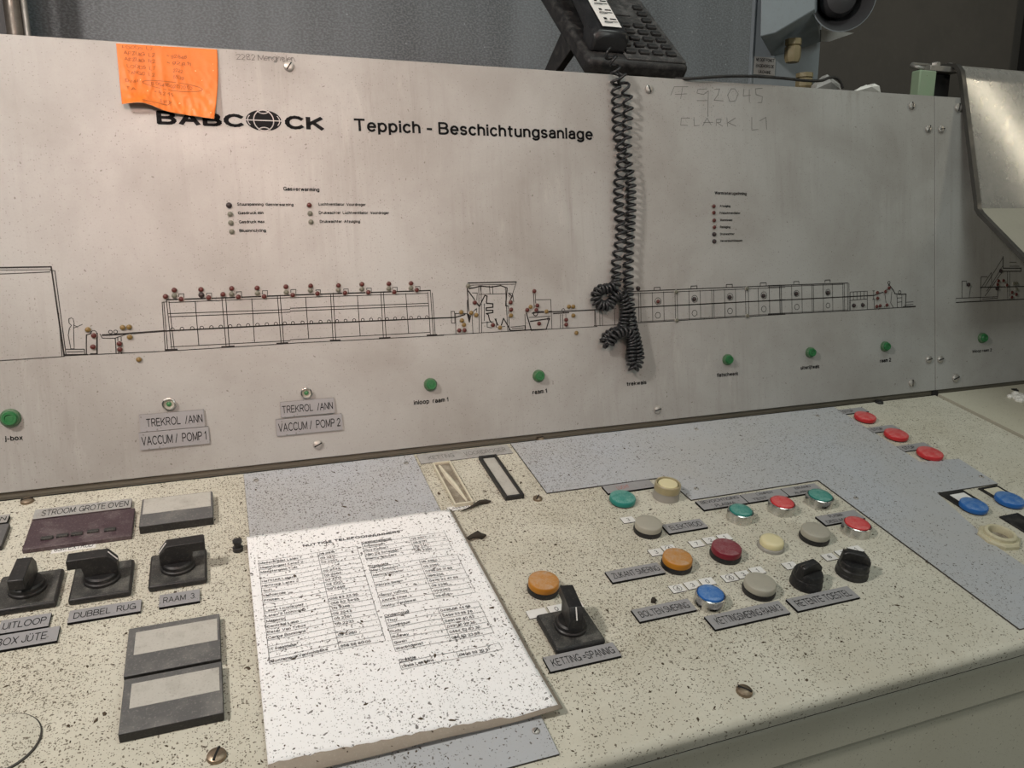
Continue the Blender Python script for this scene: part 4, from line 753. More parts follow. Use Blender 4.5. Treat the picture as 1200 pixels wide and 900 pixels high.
# larger status lamps
def status(px, py, r, m, par, label, ring='bezel'):
    x, y = P(px, py, 0.002); b = MB(); b.lathe([(r, 0), (r, 0.003), (r * 0.9, 0.0045), (r * 0.78, 0.0048), (r * 0.74, 0.002)], 30, cap=False)
    o = b.build('status_lamp', M[ring], par, loc=(x, y, 0)); lab(o, label)
    b = MB()
    if m == 'clear': b.lathe([(r * 0.78, 0.001), (r * 0.72, 0.0032), (r * 0.5, 0.0022), (r * 0.38, 0.0026), (r * 0.3, 0.004), (r * 0.1, 0.0045)], 24, mis=[0, 0, 0, 1, 1, 1]); b.build('lens', [L['milky'], L['green']], o)
    else: b.lathe([(r * 0.80, 0.001), (r * 0.78, 0.0065), (r * 0.68, 0.0080), (r * 0.45, 0.0080), (r * 0.40, 0.0070), (r * 0.12, 0.0072)], 24); b.build('lens', L[m], o)
M['greenring'] = plain('green_ring', (0.05, 0.12, 0.055), 0.4, 0, 0.4, (0.25, 0.3, 0.22, 1), scale=150)
for px, py, nm in [(12, 490, 'j-box'), (504.5, 450.5, 'inloop raam 1'), (631.5, 440.5, 'raam 1'), (853, 421.5, 'flatschwerk'), (950, 413, 'uitwrijfwals'), (1037.5, 406, 'raam 2')]:
    status(px, py, 0.0082 if px > 20 else 0.0098, 'green', panel, 'round green status lamp above ' + nm, 'greenring')
status(1151.5, 396, 0.0088, 'green', pside, 'round green status lamp above inloop raam 2', 'greenring')
status(198, 473.5, 0.0075, 'clear', panel, 'clear status lamp above the POMP 1 labels', 'chrome'); status(359, 460.5, 0.0070, 'clear', panel, 'clear status lamp above the POMP 2 labels', 'chrome')
LP(panel, [(162.8, 507.7), (243.6, 499.4), (246.3, 519), (164, 528.3)], [('VACCUM /  POMP 1', 0.03, 0.96)], fn=P, hf=0.52, th=0.0022, bold=0.004, tilt=0.0)
LP(panel, [(162.8, 486.6), (238.5, 479.7), (240.3, 499.4), (164.7, 506.8)], [('TREKROL  /ANN', 0.1, 0.97)], fn=P, hf=0.48, th=0.0022, lift=0.0006, bold=0.004)
LP(panel, [(322.7, 492.7), (400, 484.3), (402, 503), (325, 511.7)], [('VACCUM /  POMP 2', 0.03, 0.97)], fn=P, hf=0.52, th=0.0022, bold=0.004)
LP(panel, [(328.3, 471.7), (390.7, 465.7), (392.7, 483.3), (329.3, 490)], [('TREKROL  /ANN', 0.03, 0.97)], fn=P, hf=0.48, th=0.0022, lift=0.0006, bold=0.004)

# ------------------------------------------------------------------ orange note
note = thing('paper_note', 'crumpled orange handwritten note stuck over the panel logo', 'note', (0, 0, 1.0), (PA, 0, 0))
Q = [(136, 51), (254.5, 58), (251, 139.5), (143, 124)]
def note_px(u, v):
    bot = 0.0
    x = (Q[0][0] * (1 - u) + Q[1][0] * u) * (1 - v) + (Q[3][0] * (1 - u) + Q[2][0] * u) * v
    y = (Q[0][1] * (1 - u) + Q[1][1] * u) * (1 - v) + (Q[3][1] * (1 - u) + Q[2][1] * u) * v
    y -= v ** 3 * 7 * math.exp(-((u - 0.22) / 0.2) ** 2); x += 2.5 * max(0, u - 0.8) / 0.2 * math.sin(v * 3.14)
    return x, y
def note_h(u, v):
    h = 0.0012 + 0.010 * v ** 5 * (0.35 + 0.65 * math.exp(-((u - 0.15) / 0.25) ** 2)) + 0.004 * max(0, u - 0.85) / 0.15 * (v ** 1.5)
    wv = v ** 1.2 + 0.10
    rg = lambda a, c, k: (1 - abs(noise.noise(Vector((a, c, k))))) ** 3
    h += wv * (0.0020 * rg(u * 7 + v * 0.8, v * 1.6, 0.3) + 0.0012 * rg(u * 13 - v * 2, v * 3.5, 4.1) + 0.0006 * noise.noise(Vector((u * 25, v * 18, 2))))
    return h + 0.0005 * math.exp(-((u - 0.45) / 0.03) ** 2)
def note_fn(u, v):
    px, py = note_px(u, v); h = note_h(u, v); x, y = P(px, py, h); return (x, y, h)
b = MB(); b.grid(70, 50, note_fn)
o = b.build('note_sheet', [M['orange'], M['orange_back']], note, smooth=180)
sm = o.modifiers.new('thick', 'SOLIDIFY'); sm.thickness = 0.0004; sm.offset = 0; sm.material_offset = 0; sm.material_offset_rim = 1
def surf_pts(pts, w, mb, fn, off):
    n = len(pts)
    for i in range(n - 1):
        (u0, v0), (u1, v1) = pts[i], pts[i + 1]; dx, dy = u1 - u0, v1 - v0; l = math.hypot(dx, dy) or 1; nx, ny = -dy / l * w / 2, dx / l * w / 2
        q = []
        for a, c in ((u0 + nx, v0 + ny), (u0 - nx, v0 - ny), (u1 - nx, v1 - ny), (u1 + nx, v1 + ny)):
            p = fn(min(max(a, 0), 1), min(max(c, 0), 1)); q.append(mb.vert((p[0], p[1], p[2] + off)))
        mb.face(q)
b = MB()
def note_text(s, u0, u1, v, h):
    vs, fs = glyphs(s, -0.005); xs = [p[0] for p in vs]; x0, x1 = min(xs), max(xs); st = len(b.v)
    for x, y in vs:
        u = u0 + (x - x0) / (x1 - x0) * (u1 - u0); vv = v - y / CAPH * h + 0.01 * math.sin(u * 60); p = note_fn(u, min(max(vv, 0), 1)); b.vert((p[0], p[1], p[2] + 0.0006))
    for f in fs: b.face([st + i for i in f])
for s, u0, u1, v, h in [('LOODS  L7', 0.06, 0.36, 0.07, 0.045), ('AFZUIG  L2', 0.07, 0.38, 0.17, 0.055), ('= 92.848', 0.50, 0.70, 0.17, 0.05), ('AFZUIG  R2', 0.07, 0.38, 0.27, 0.055), ('= 92.8.11', 0.50, 0.74, 0.27, 0.05), ('LOODS  L7', 0.09, 0.38, 0.38, 0.055), ('2222', 0.56, 0.66, 0.38, 0.05),
                        ('TANGO  L.2', 0.09, 0.37, 0.48, 0.055), ('5539', 0.56, 0.67, 0.48, 0.05), ('D.nst', 0.06, 0.2, 0.62, 0.05), ('B 00495021570.62', 0.33, 0.76, 0.62, 0.05), ('T.A.', 0.06, 0.17, 0.75, 0.05), ('= 8.2 45', 0.36, 0.56, 0.75, 0.05), ('E.W.T', 0.42, 0.53, 0.88, 0.05)]: note_text(s, u0, u1, v, h)
surf_pts([(0.55 + 0.31 * math.cos(k * 0.2618), 0.60 + 0.065 * math.sin(k * 0.2618)) for k in range(25)], 0.006, b, note_fn, 0.0006)
surf_pts([(0.22, 0.93), (0.35, 0.92), (0.5, 0.90), (0.54, 0.84)], 0.006, b, note_fn, 0.0006)
b.build('handwriting', M['brownink'], note, smooth=0)

# ------------------------------------------------------------------ phone list
plist = thing('phone_list', 'white speckled sheet of telephone numbers on a brown card', 'paper', (0, 0, 1.0), (SL, 0, 0))
PX0, PX1, PY1, PY0 = 0.0042, 0.2172, -0.1375, -0.4325
def sheet_h(u, v): return TH + 0.0016 + 0.0012 * math.sin(u * 3.1) * (0.5 + v) + 0.0035 * max(0, u - 0.85) / 0.15 * max(0, v - 0.8) / 0.2 + 0.0004 * math.sin(u * 17 + v * 5)
def skew(u, v): return PX0 + (PX1 - PX0) * u + 0.0035 * v * u, PY1 + (PY0 - PY1) * v - 0.0015 * u
def torn(u):
    if u > 0.80: return 0.995
    return 0.995 - 0.030 * (0.80 - u) / 0.8 - 0.004 * abs(math.sin(u * 47)) - 0.003 * abs(math.sin(u * 113 + 1)) - 0.004
b = MB(); b.grid(60, 50, lambda u, v: skew(u, v * torn(u)) + (sheet_h(u, v) + 0.0006,))
o = b.build('paper_sheet', M['paper'], plist, smooth=180); sm = o.modifiers.new('thick', 'SOLIDIFY'); sm.thickness = 0.0003; sm.offset = 0
b = MB(); b.grid(30, 25, lambda u, v: (skew(u, v)[0] + 0.0026 * u, skew(u, v)[1] - 0.0026 * v, sheet_h(u, v) - 0.0002))
o = b.build('backing_card', M['brown_card'], plist, smooth=180); sm = o.modifiers.new('thick', 'SOLIDIFY'); sm.thickness = 0.0008; sm.offset = -1
def on_sheet(x, y):
    u = min(max((x - PX0) / (PX1 - PX0), 0), 1); v = min(max((y - PY1) / (PY0 - PY1), 0), 1); return sheet_h(u, v) + 0.0012
lt = MB(); ll = MB()
def stext(s, q0, wmm, h, bold=0.012): a = q0; add_text(lt, s, a, (a[0] + wmm, a[1]), h, 0, bold=bold, zf=on_sheet)
def tw(s, h):
    vs, _ = glyphs(s, 0.004); xs = [p[0] for p in vs]; return (max(xs) - min(xs)) / CAPH * h
def sline(p0, p1, w=0.00035):
    n = 6; pts = [(p0[0] + (p1[0] - p0[0]) * k / n, p0[1] + (p1[1] - p0[1]) * k / n) for k in range(n + 1)]; st = len(ll.v); ll.strip(pts, w, 0)
    for i in range(st, len(ll.v)): x, y, _ = ll.v[i]; ll.v[i] = (x, y, on_sheet(x, y))
def table(q_tl, q_tr, q_bl, q_sep, rows, head=None, hh=0.0032):
    x0, y1 = D(*q_tl, TH); x1 = D(*q_tr, TH)[0]; y0 = D(*q_bl, TH)[1]; xs = D(*q_sep, TH)[0]; n = len(rows); dy = (y1 - y0) / n
    for i in range(n + 1): sline((x0, y1 - dy * i), (x1, y1 - dy * i))
    for x in (x0, xs, x1): sline((x, y1), (x, y0))
    for i, (a, c) in enumerate(rows):
        yb = y1 - dy * (i + 1) + dy * 0.22; h = min(hh, dy * 0.55)
        if a: stext(a, (x0 + 0.001, yb), min(tw(a, h) * 1.05, xs - x0 - 0.002), h)
        if c: stext(c, (xs + 0.0015, yb), min(tw(c, h) * 1.05, x1 - xs - 0.002), h)
    if head:
        w_ = tw(head, hh) * 1.1; stext(head, (x0, y1 + 0.0012), w_, hh, 0.02); sline((x0, y1 + 0.0004), (x0 + w_, y1 + 0.0004), 0.0005)
a = D(355.4, 644, TH); c = D(469.6, 627.4, TH); stext('NUTTIGE TELEFOONNUMMERS', a, c[0] - a[0], 0.0042, 0.03)
table((303, 661), (418, 643.5), (319, 781), (372, 651), [('Meestergast Latex 1', '09 2816'), ('Meestergast Latex 2', '09 2310'), ('Meestergast Tuft', '09 2201'), ('', ''), ('Heftruck Latex 1', '09 2049'), ('Heftruck Latex 2', '09 2084'), ('Tuft', '09 2213'), ('Mercerolle', '09 2251'), ('Pfister', '09 2466'), ('', ''),
      ('Latex 1 (controle)', '056 62 22 96'), ('Latex 2 (controle)', '056 62 34 55'), ('Magazijn', '09 2348'), ('Centraal Labo', '09 2247'), ('Peter Van Troos', '09 2251'), ('Carine Bommens', '09 2273'), ('', ''), ('IT Helpdesk', '09 2260'), ('', ''), ('Containers Vanholsbeke', '056 68 80 06')])
table((424, 641), (521, 626.5), (430, 660.5), (480, 634), [('Arbeidsgen.', '09 2007'), ('Guy Pennart', '09 2137'), ('Ivan De Schepper', '09 2147'), ('Nancy Wouters', '09 2250')], 'Kwaliteitsdienst')
table((433, 669), (536, 653.5), (447, 717), (491, 660), [('Marc Dobbeni', '09 2260'), ('Marino Demeter', '09 2260'), ('', '0498 56 31 89'), ('Patrick Bearn', '09 2208'), ('', '0476 23 47 89'), ('Nancy Verhey', '09 2236'), ('Justine Dhae', '09 2262'), ('Kathy Vandewal', '09 2081')], 'Productie')
table((451, 728), (561, 709), (463, 768), (513, 717), [('Thuy', '0496 68 44 66'), ('Dominique', '0494 53 85 76'), ('Rudy', '0491 48 40 82'), ('Rodney', '0491 10 99 26'), ('Gwen', '0484 52 83 30'), ('Wachtdienst', '056 62 23 88')], 'Onderhoud')
table((468, 781.5), (587, 761.5), (470, 789.5), (535, 769), [('Linda Laevens', '0496 59 32 51')], 'Creatie')
lt.build('printed_text', M['print'], plist, smooth=0); ll.build('table_lines', M['print'], plist, smooth=0)

# ------------------------------------------------------------------ telephone
zt = panel_world(0, TOP).z; A0 = WP(682, 84, 1, 0.09)
tel = thing('telephone', 'dusty black desk telephone on its stand atop the panel', 'telephone', (A0.x, 0.085, zt))
ta = R_(40.0); TW = 0.158; TL = 0.235
FR = Matrix.Rotation(ta, 4, 'X')                       # local: x along width, y up the slope, z out of the face
M['phone'] = plain('dusty_black_phone', (0.012, 0.012, 0.013), 0.5, 0, 0.45, (0.11, 0.11, 0.105, 1), scale=90)
M['phone_face'] = plain('dust_grey_phone_face', (0.035, 0.035, 0.035), 0.6, 0, 0.6, (0.19, 0.19, 0.19, 1), scale=50)
M['handset'] = plain('black_handset', (0.014, 0.015, 0.017), 0.28, 0, 0.15, (0.10, 0.10, 0.10, 1), scale=50)
b = MB(); b.prism([(0, 0), (TW, 0), (TW, TL), (0, TL)], 0, 0.024); b.xform(FR); b.build('base', M['phone'], tel, bevel=0.007, seg=3)
b = MB(); b.prism([(0.060, 0.006), (TW - 0.004, 0.006), (TW - 0.004, TL - 0.01), (0.060, TL - 0.01)], 0.023, 0.0265); b.xform(FR); b.build('face_plate', M['phone_face'], tel, bevel=0.0015)
b = MB(); b.prism([(0.066, 0.125), (0.112, 0.125), (0.112, 0.205), (0.066, 0.205)], 0.0262, 0.0285); b.xform(FR); b.build('directory_card', M['phone_face'], tel, bevel=0.0006)
kb = None
for r_ in range(8):
    for c_ in range(4):
        if r_ > 4 and c_ < 3: continue
        b = MB(); x = 0.070 + c_ * 0.0215; y = 0.022 + r_ * 0.0185; b.box(-0.0075, 0.0075, -0.0045, 0.0045, 0, 0.004)
        if kb is None: kb = b.build('key', M['phone'], tel, bevel=0.001); o = kb
        else: o = kb.copy(); COL.objects.link(o); o.name = 'key'; o.parent = tel
        o.rotation_euler = (ta, 0, 0); o.location = FR @ Vector((x, y, 0.0265))
# handset on the left: lower earpiece, slimmer grip, raised upper end
def hs(y): return 0.034 + 0.012 * math.sin(min(max((y - 0.0) / 0.22, 0), 1) * math.pi)
b = MB(); secs = [(0.020, 0.025, 0.026, 0.046), (0.025, 0.027, 0.022, 0.052), (0.050, 0.027, 0.022, 0.054), (0.066, 0.0235, 0.034, 0.055), (0.12, 0.022, 0.040, 0.060), (0.18, 0.0225, 0.038, 0.061), (0.20, 0.027, 0.026, 0.062), (0.25, 0.027, 0.024, 0.060)]
rings = []
for (y, hw, z0, z1) in secs:
    cxh = 0.036
    rings.append([b.vert(p) for p in ((cxh - hw, y, z0), (cxh + hw, y, z0), (cxh + hw, y, z1 - 0.006), (cxh + hw * 0.72, y, z1), (cxh - hw * 0.72, y, z1), (cxh - hw, y, z1 - 0.006))])
for i in range(len(rings) - 1):
    for k in range(6): j = (k + 1) % 6; b.face((rings[i][k], rings[i][j], rings[i + 1][j], rings[i + 1][k]))
b.face(rings[0][::-1]); b.face(rings[-1]); b.xform(FR); hset = b.build('handset', M['handset'], tel, bevel=0.002)
b = MB(); b.grid(2, 12, lambda u, v: (0.036 - 0.0145 + 0.029 * u, 0.031 + 0.19 * v, 0.0538 + 0.0065 * min(1, v * 1.9) + 0.0012)); b.xform(FR); cd_ = b.build('number_strip', M['white'], hset, smooth=180)
b = MB()
for k in range(8):
    y = 0.035 + k * 0.022; zz = 0.0538 + 0.0065 * min(1, (y + 0.01 - 0.031) / 0.19 * 1.9) + 0.0024
    for (dx, wd, dy, hh_) in ((-0.006, 0.004, 0.012, 0.0042), (0.003, 0.009, 0.0125, 0.0020), (-0.008, 0.020, 0.006, 0.0009), (-0.009, 0.012, 0.003, 0.0009)):
        b.box(0.036 + dx, 0.036 + dx + wd, y + dy, y + dy + hh_, zz - 0.0004, zz)
b.xform(FR); b.build('strip_print', M['ink'], cd_, smooth=0)
# stand
for x0 in (0.002, TW - 0.014):
    b = MB(); p1 = FR @ Vector((0, 0.060, 0.0)); p2 = FR @ Vector((0, 0.105, 0.0)); yz = [(p1.y, p1.z + 0.004), (p2.y, p2.z + 0.004), (0.186, 0.0), (0.156, 0.0)]
    a = [b.vert((x0, y, z)) for y, z in yz]; c = [b.vert((x0 + 0.012, y, z)) for y, z in yz]
    for i in range(4): j = (i + 1) % 4; b.face((a[i], a[j], c[j], c[i]))
    b.face(a[::-1]); b.face(c); b.build('stand_leg', M['phone'], tel, bevel=0.001)
# coiled cord
def cordpt(px, py, h): x, y = P(px, py, h); return panel_world(x, y, h)
guide = [((711, 60), .012, 1), ((716, 66), .016, 1), ((721, 78), .017, 1), ((722, 100), .009, 1), ((723, 130), .009, 1), ((724, 158), .009, 1), ((729, 185), .009, 1), ((725, 215), .009, 1), ((725, 245), .009, 1), ((727, 275), .009, 1), ((722, 310), .009, 1), ((722, 332), .010, 2.0),
         ((713, 338), .010, 2.2), ((703, 340), .010, 2.3), ((698, 348), .010, 2.3), ((702, 357), .010, 2.3), ((712, 358), .010, 2.3), ((720, 349), .012, 2.2), ((729, 345), .014, 2.2), ((733, 360), .012, 2.2), ((732, 375), .011, 2.2), ((727, 387), .011, 2.2), ((716, 391), .010, 2.2), ((709, 398), .010, 2.4), ((713, 403), .013, 2.2), ((722, 392), .018, 2.2), ((735, 389), .018, 2.2),
         ((741, 402), .012, 2.3), ((740, 420), .012, 2.4), ((742, 431), .012, 2.4), ((749, 422), .012, 2.4), ((746, 402), .011, 2.2), ((741, 382), .012, 2.0), ((738, 362), .014, 1.9), ((737, 340), .012, 1.6), ((736, 318), .009, 1.1), ((737, 285), .009, 1.1), ((739, 250), .010, 1.5), ((739, 215), .010, 1.4), ((735, 190), .010, 1), ((734, 160), .009, 1), ((736, 130), .009, .9), ((734, 108), .010, .8), ((729, 92), .013, .8), ((728, 80), .010, .6)]
gp = [cordpt(*g[0], g[1]) for g in guide]; gd = [g[2] for g in guide]
def cr(p0, p1, p2, p3, t): return 0.5 * ((2 * p1) + (p2 - p0) * t + (2 * p0 - 5 * p1 + 4 * p2 - p3) * t * t + (3 * p1 - p0 - 3 * p2 + p3) * t ** 3)
path = []; dens = []
for i in range(len(gp) - 1):
    a0, a1, a2, a3 = gp[max(i - 1, 0)], gp[i], gp[i + 1], gp[min(i + 2, len(gp) - 1)]
    n = max(4, int((a2 - a1).length / 0.0006))
    for k in range(n): t_ = k / n; path.append(cr(a0, a1, a2, a3, t_)); dens.append(gd[i] * (1 - t_) + gd[i + 1] * t_)
coil = []; ph = 0.0; up = Vector((1, 0, 0)); seglen = 0; RC = 0.0062; lastph = -9
for i in range(1, len(path) - 1):
    tdir = (path[i + 1] - path[i - 1]).normalized(); a = (up - tdir * up.dot(tdir)).normalized(); up = a; b2 = tdir.cross(a)
    dl = (path[i + 1] - path[i]).length; ph += dl / 0.0120 * dens[i] * 2 * math.pi
    if ph - lastph > 0.62 or i < 2:
        lastph = ph; coil.append(path[i] + a * (RC * math.cos(ph)) + b2 * (RC * math.sin(ph)))
b = MB(); b.tube([p - Vector(tel.location) for p in coil], 0.0020, 6); b.build('handset_cord', M['handset'], tel, smooth=180)

# ------------------------------------------------------------------ alarm sounder and its bracket behind the panel
hy = 0.17; bx0 = WP(880, 92, 1, 0.20).x; bx1 = WP(958, 97, 1, 0.20).x
horn = thing('alarm_sounder', 'blue-grey alarm horn on an upright bracket behind the panel top', 'alarm', (bx0, 0.20, zt))
o_ = Vector((bx0, 0.20, zt))
b = MB(); b.box(0, bx1 - bx0, 0, 0.004, -0.08, 0.30); b.box(-0.003, 0, -0.003, 0.004, -0.08, 0.30); b.build('bracket_plate', M['horn'], horn, bevel=0.0006)
yf = 0.10; pf = [WP(x, y, 1, yf) - o_ for x, y in ((891, 43), (908.7, 38.7), (955, 11), (957, -60), (893, -60))]
pk = [WP(x, y, 1, 0.195) - o_ for x, y in ((904, 66), (922, 62), (962, 49), (962, -60), (902, -60))]
b = MB(); a = [b.vert(p) for p in pf]; c = [b.vert(p) for p in pk]; b.face(a); b.face(c[::-1])
for i in range(5): j = (i + 1) % 5; b.face((a[j], a[i], c[i], c[j]))
b.build('housing', M['horn'], horn, bevel=0.0015)
hc = WP(989, -4, 1, 0.09); rh = 34 / 900 * (hc - CAM).length * 0.93; ax = Vector((-0.42, -1, -0.12)).normalized()
b = MB(); pr = [(rh * 0.45, -0.10), (rh * 0.55, -0.05), (rh * 0.80, -0.02), (rh * 0.97, -0.003), (rh * 1.0, 0.0), (rh * 0.97, 0.001), (rh * 0.90, -0.004), (rh * 0.72, -0.022), (rh * 0.5, -0.045), (rh * 0.3, -0.06)]
b.lathe(pr, 48, mis=[0, 0, 0, 0, 0, 1, 1, 1, 1, 1]); rotm = ax.to_track_quat('Z', 'Y').to_matrix().to_4x4(); rotm.translation = hc - o_; b.xform(rotm); hb = b.build('horn_bell', [M['horn'], M['horn_dark']], horn)
b = MB(); b.lathe([(rh * 0.12, -0.06), (rh * 0.50, -0.040), (rh * 0.56, -0.022), (rh * 0.45, -0.008), (rh * 0.2, -0.002)], 32); b.xform(rotm); b.build('inner_cone', M['horn_dark'], hb)
b = MB(); p4 = [WP(x, y, 1, 0.15) - o_ for x, y in ((962.5, 34.5), (1001, 38.6), (972, 48.7), (962, 48.7))]
a = [b.vert(p) for p in p4]; c = [b.vert(p + Vector((0, 0.003, 0))) for p in p4]; b.face(a[::-1]); b.face(c)
for i in range(4): j = (i + 1) % 4; b.face((a[i], a[j], c[j], c[i]))
lab(b.build('mounting_tab', M['strip'], horn), 'pale grey wedge tab under the horn')
def gland(px, py, y, r, h, nm='cable_gland'):
    p = WP(px, py, 1, y) - o_; b = MB(); b.lathe([(r * 1.0, 0), (r * 1.0, -h * 0.25), (r * 0.8, -h * 0.3), (r * 1.0, -h * 0.35), (r * 1.0, -h * 0.8), (r * 0.8, -h)], 8, ang=0.3)
    lab(b.build(nm, M['gland'], horn, loc=p, smooth=20), 'stained yellowish cable gland')
gland(930, 46, 0.13, 0.0125, 0.034); gland(943, 86, 0.11, 0.013, 0.024)
p = WP(898, 3, 1, 0.17) - o_; b = MB(); b.lathe([(0.010, 0), (0.010, 0.006), (0.006, 0.010)], 6); b.build('bolt', M['horn_dark'], horn, loc=p, rot=(R_(90), 0, 0))
q = [WP(x, y, 1, 0.195) - o_ for x, y in ((880.5, 65), (911, 65), (907, 88), (877.5, 86))]
LX0, LX1 = 0.004, q[1].x; b = MB(); b.box(LX0, LX1, -0.0015, -0.0002, q[3].z, q[0].z); lp = b.build('warning_label', M['strip'], horn, smooth=0); lab(lp, 'small grey lettered plate on the bracket')
b = MB(); H3 = (q[0].z - q[3].z) / 3
for i, s in enumerate(('NE DOIT FONCT', 'EN DEHORS DE', 'LA CHAINE')): add_text(b, s, (LX0 + 0.003 + (0.006 if i == 2 else 0), q[0].z - H3 * (i + 0.78)), (LX1 - 0.003 - (0.006 if i == 2 else 0), q[0].z - H3 * (i + 0.78)), H3 * 0.55, 0, bold=0.01)
for i, (x, y, z) in enumerate(b.v): b.v[i] = (x, -0.0018, y)
b.build('lettering', M['ink'], lp, smooth=0)

# loose black cable over the panel top edge
cab = MB(); pts = [panel_world(*P(x, y, h), h) for x, y, h in ((790, 92.5, -0.01), (810, 92, .004), (850, 89.5, .006), (885, 89.5, .006), (915, 91.5, .004), (945, 94.5, .0), (962, 94.5, -0.002), (972, 91, -.004), (980, 91.5, -.006), (985, 96, -.008), (988, 104, -.010))]
sm_ = []
for i in range(len(pts) - 1):
    for k in range(6): sm_.append(cr(pts[max(i - 1, 0)], pts[i], pts[i + 1], pts[min(i + 2, len(pts) - 1)], k / 6))
o0 = sm_[0].copy(); cab.tube([p - o0 for p in sm_], 0.0022, 8); tag(cab.build('cable', M['black'], None, loc=o0, smooth=180), 'thin black cable lying along the top of the panel', 'cable')

# paper scraps on top
def scrap(pts, y, d, mat, label, seed):
    random.seed(seed); o0 = WP(pts[0][0], pts[0][1], 1, y); b = MB(); n = len(pts)
    fr = [b.vert(WP(px, py, 1, y) - o0 + Vector((0, random.uniform(-.003, .003), 0))) for px, py in pts]; bk = [b.vert(WP(px, py, 1, y) - o0 + Vector((random.uniform(-.002, .002), d, random.uniform(-.003, 0)))) for px, py in pts]
    cxm = sum((Vector(b.v[i]) for i in fr), Vector()) / n; c1 = b.vert(cxm + Vector((0, -0.006, 0)))
    for i in range(n): j = (i + 1) % n; b.face((fr[i], fr[j], c1)); b.face((fr[j], fr[i], bk[i], bk[j]))
    b.face(bk[::-1]); tag(b.build('paper_scrap', mat, None, loc=o0, smooth=0), label, 'paper scrap')
scrap([(955, 104.5), (958, 99), (966, 91), (970, 87), (976, 92), (983, 99), (984, 105.5)], 0.085, 0.012, M['strip'], 'grey folded paper scrap under the cable end', 3)
scrap([(1003, 107), (1008, 102.5), (1013, 101), (1017, 99), (1021, 101), (1026, 97.5), (1029, 101), (1032, 108.5)], 0.085, 0.015, M['whitebright'], 'crumpled white paper scrap on the panel top beside the cable', 5)

# ------------------------------------------------------------------ acrylic hood at the right
HX = 1.15
hood = thing('acrylic_hood', 'bent clear acrylic guard hinged over the right panel', 'guard', (HX, 0.075, zt))
def hp(y, z): return Vector((0, y - 0.075, z - zt))
pro = [(0.13, 1.530), (0.095, 1.530), (0.082, 1.527), (0.074, 1.518), (0.070, 1.505), (0.0170, 1.310), (0.0150, 1.300), (0.008, 1.291), (-0.098, 1.204), (-0.17, 1.15)]
def hsheet(p, thk, x0, x1, name, mat):
    b = MB(); n = len(p); inn = []
    for i in range(n):
        a = Vector(p[max(i - 1, 0)]); c = Vector(p[min(i + 1, n - 1)]); d_ = (c - a).normalized(); inn.append((p[i][0] + d_[1] * -thk, p[i][1] + d_[0] * thk))
    loop = list(p) + inn[::-1]; m_ = len(loop)
    L0 = [b.vert((x0, y - 0.075, z - zt)) for y, z in loop]; L1 = [b.vert((x1, y - 0.075, z - zt)) for y, z in loop]
    for i in range(m_): j = (i + 1) % m_; b.face((L0[i], L1[i], L1[j], L0[j]))
    for i in range(n - 1):
        b.face((L0[i], L0[i + 1], L0[m_ - 2 - i], L0[m_ - 1 - i])); b.face((L1[m_ - 1 - i], L1[m_ - 2 - i], L1[i + 1], L1[i]))
    return b.build(name, mat, hood, smooth=40)
hsheet(pro[:7], -0.004, 0.0095, 0.80, 'upper_sheet', M['acrylic'])
hsheet(pro[6:], -0.004, 0.0095, 0.80, 'lower_sheet', M['acrylic_dusty'])
hsheet(pro, -0.0065, 0.0, 0.0095, 'edge_strip', M['acrylic_edge'])
pb = WP(1083, 79, 1, 0.10); b = MB(); b.box(pb.x - HX, 0.02, 0.012, 0.040, 1.521 - zt, 1.530 - zt); b.build('hinge_strap', M['galv'], hood, bevel=0.001)
for px in (1097, 1112):
    p = WP(px, 74, 1, 0.10); b = MB(); b.lathe([(0.0075, 0), (0.0075, 0.006), (0.006, 0.0075)], 6); b.build('bolt', M['galv'], hood, loc=(p.x - HX, 0.026, 1.530 - zt))
pr0 = WP(1066, 76, 1, 0.12); b = MB(); yy = 0.045
b.tube([(pb.x - HX + 0.05, yy, 1.536 - zt), (pr0.x - HX + 0.006, yy, 1.536 - zt), (pr0.x - HX, yy - 0.004, 1.533 - zt), (pr0.x - HX, yy - 0.014, 1.529 - zt), (pr0.x - HX + 0.006, yy - 0.018, 1.527 - zt), (pb.x - HX + 0.01, yy - 0.018, 1.527 - zt)], 0.0035, 8); b.build('hinge_rod', M['galv'], hood, smooth=180)
g0 = WP(1073, 112, 1, 0.09); g1 = WP(1092, 113, 1, 0.09)
blk = MB(); blk.prism([(0, 0), (g1.x - g0.x, 0), (g1.x - g0.x, 0.018), (0, 0.018)], 0, 1.521 - zt); 
tag(blk.build('green_block', M['green_block'], None, loc=(g0.x, 0.085, zt), bevel=0.002), 'pale green painted block under the hinge strap on the panel top', 'block')
g2 = WP(1120, 100, 1, 0.09); bb = MB(); bb.box(0, g2.x - g1.x - 0.004, 0, 0.03, 0, 1.5205 - zt); tag(bb.build('hinge_block', M['void'], None, loc=(g1.x + 0.002, 0.10, zt), bevel=0.002), 'black block between the green block and the acrylic hood', 'block')

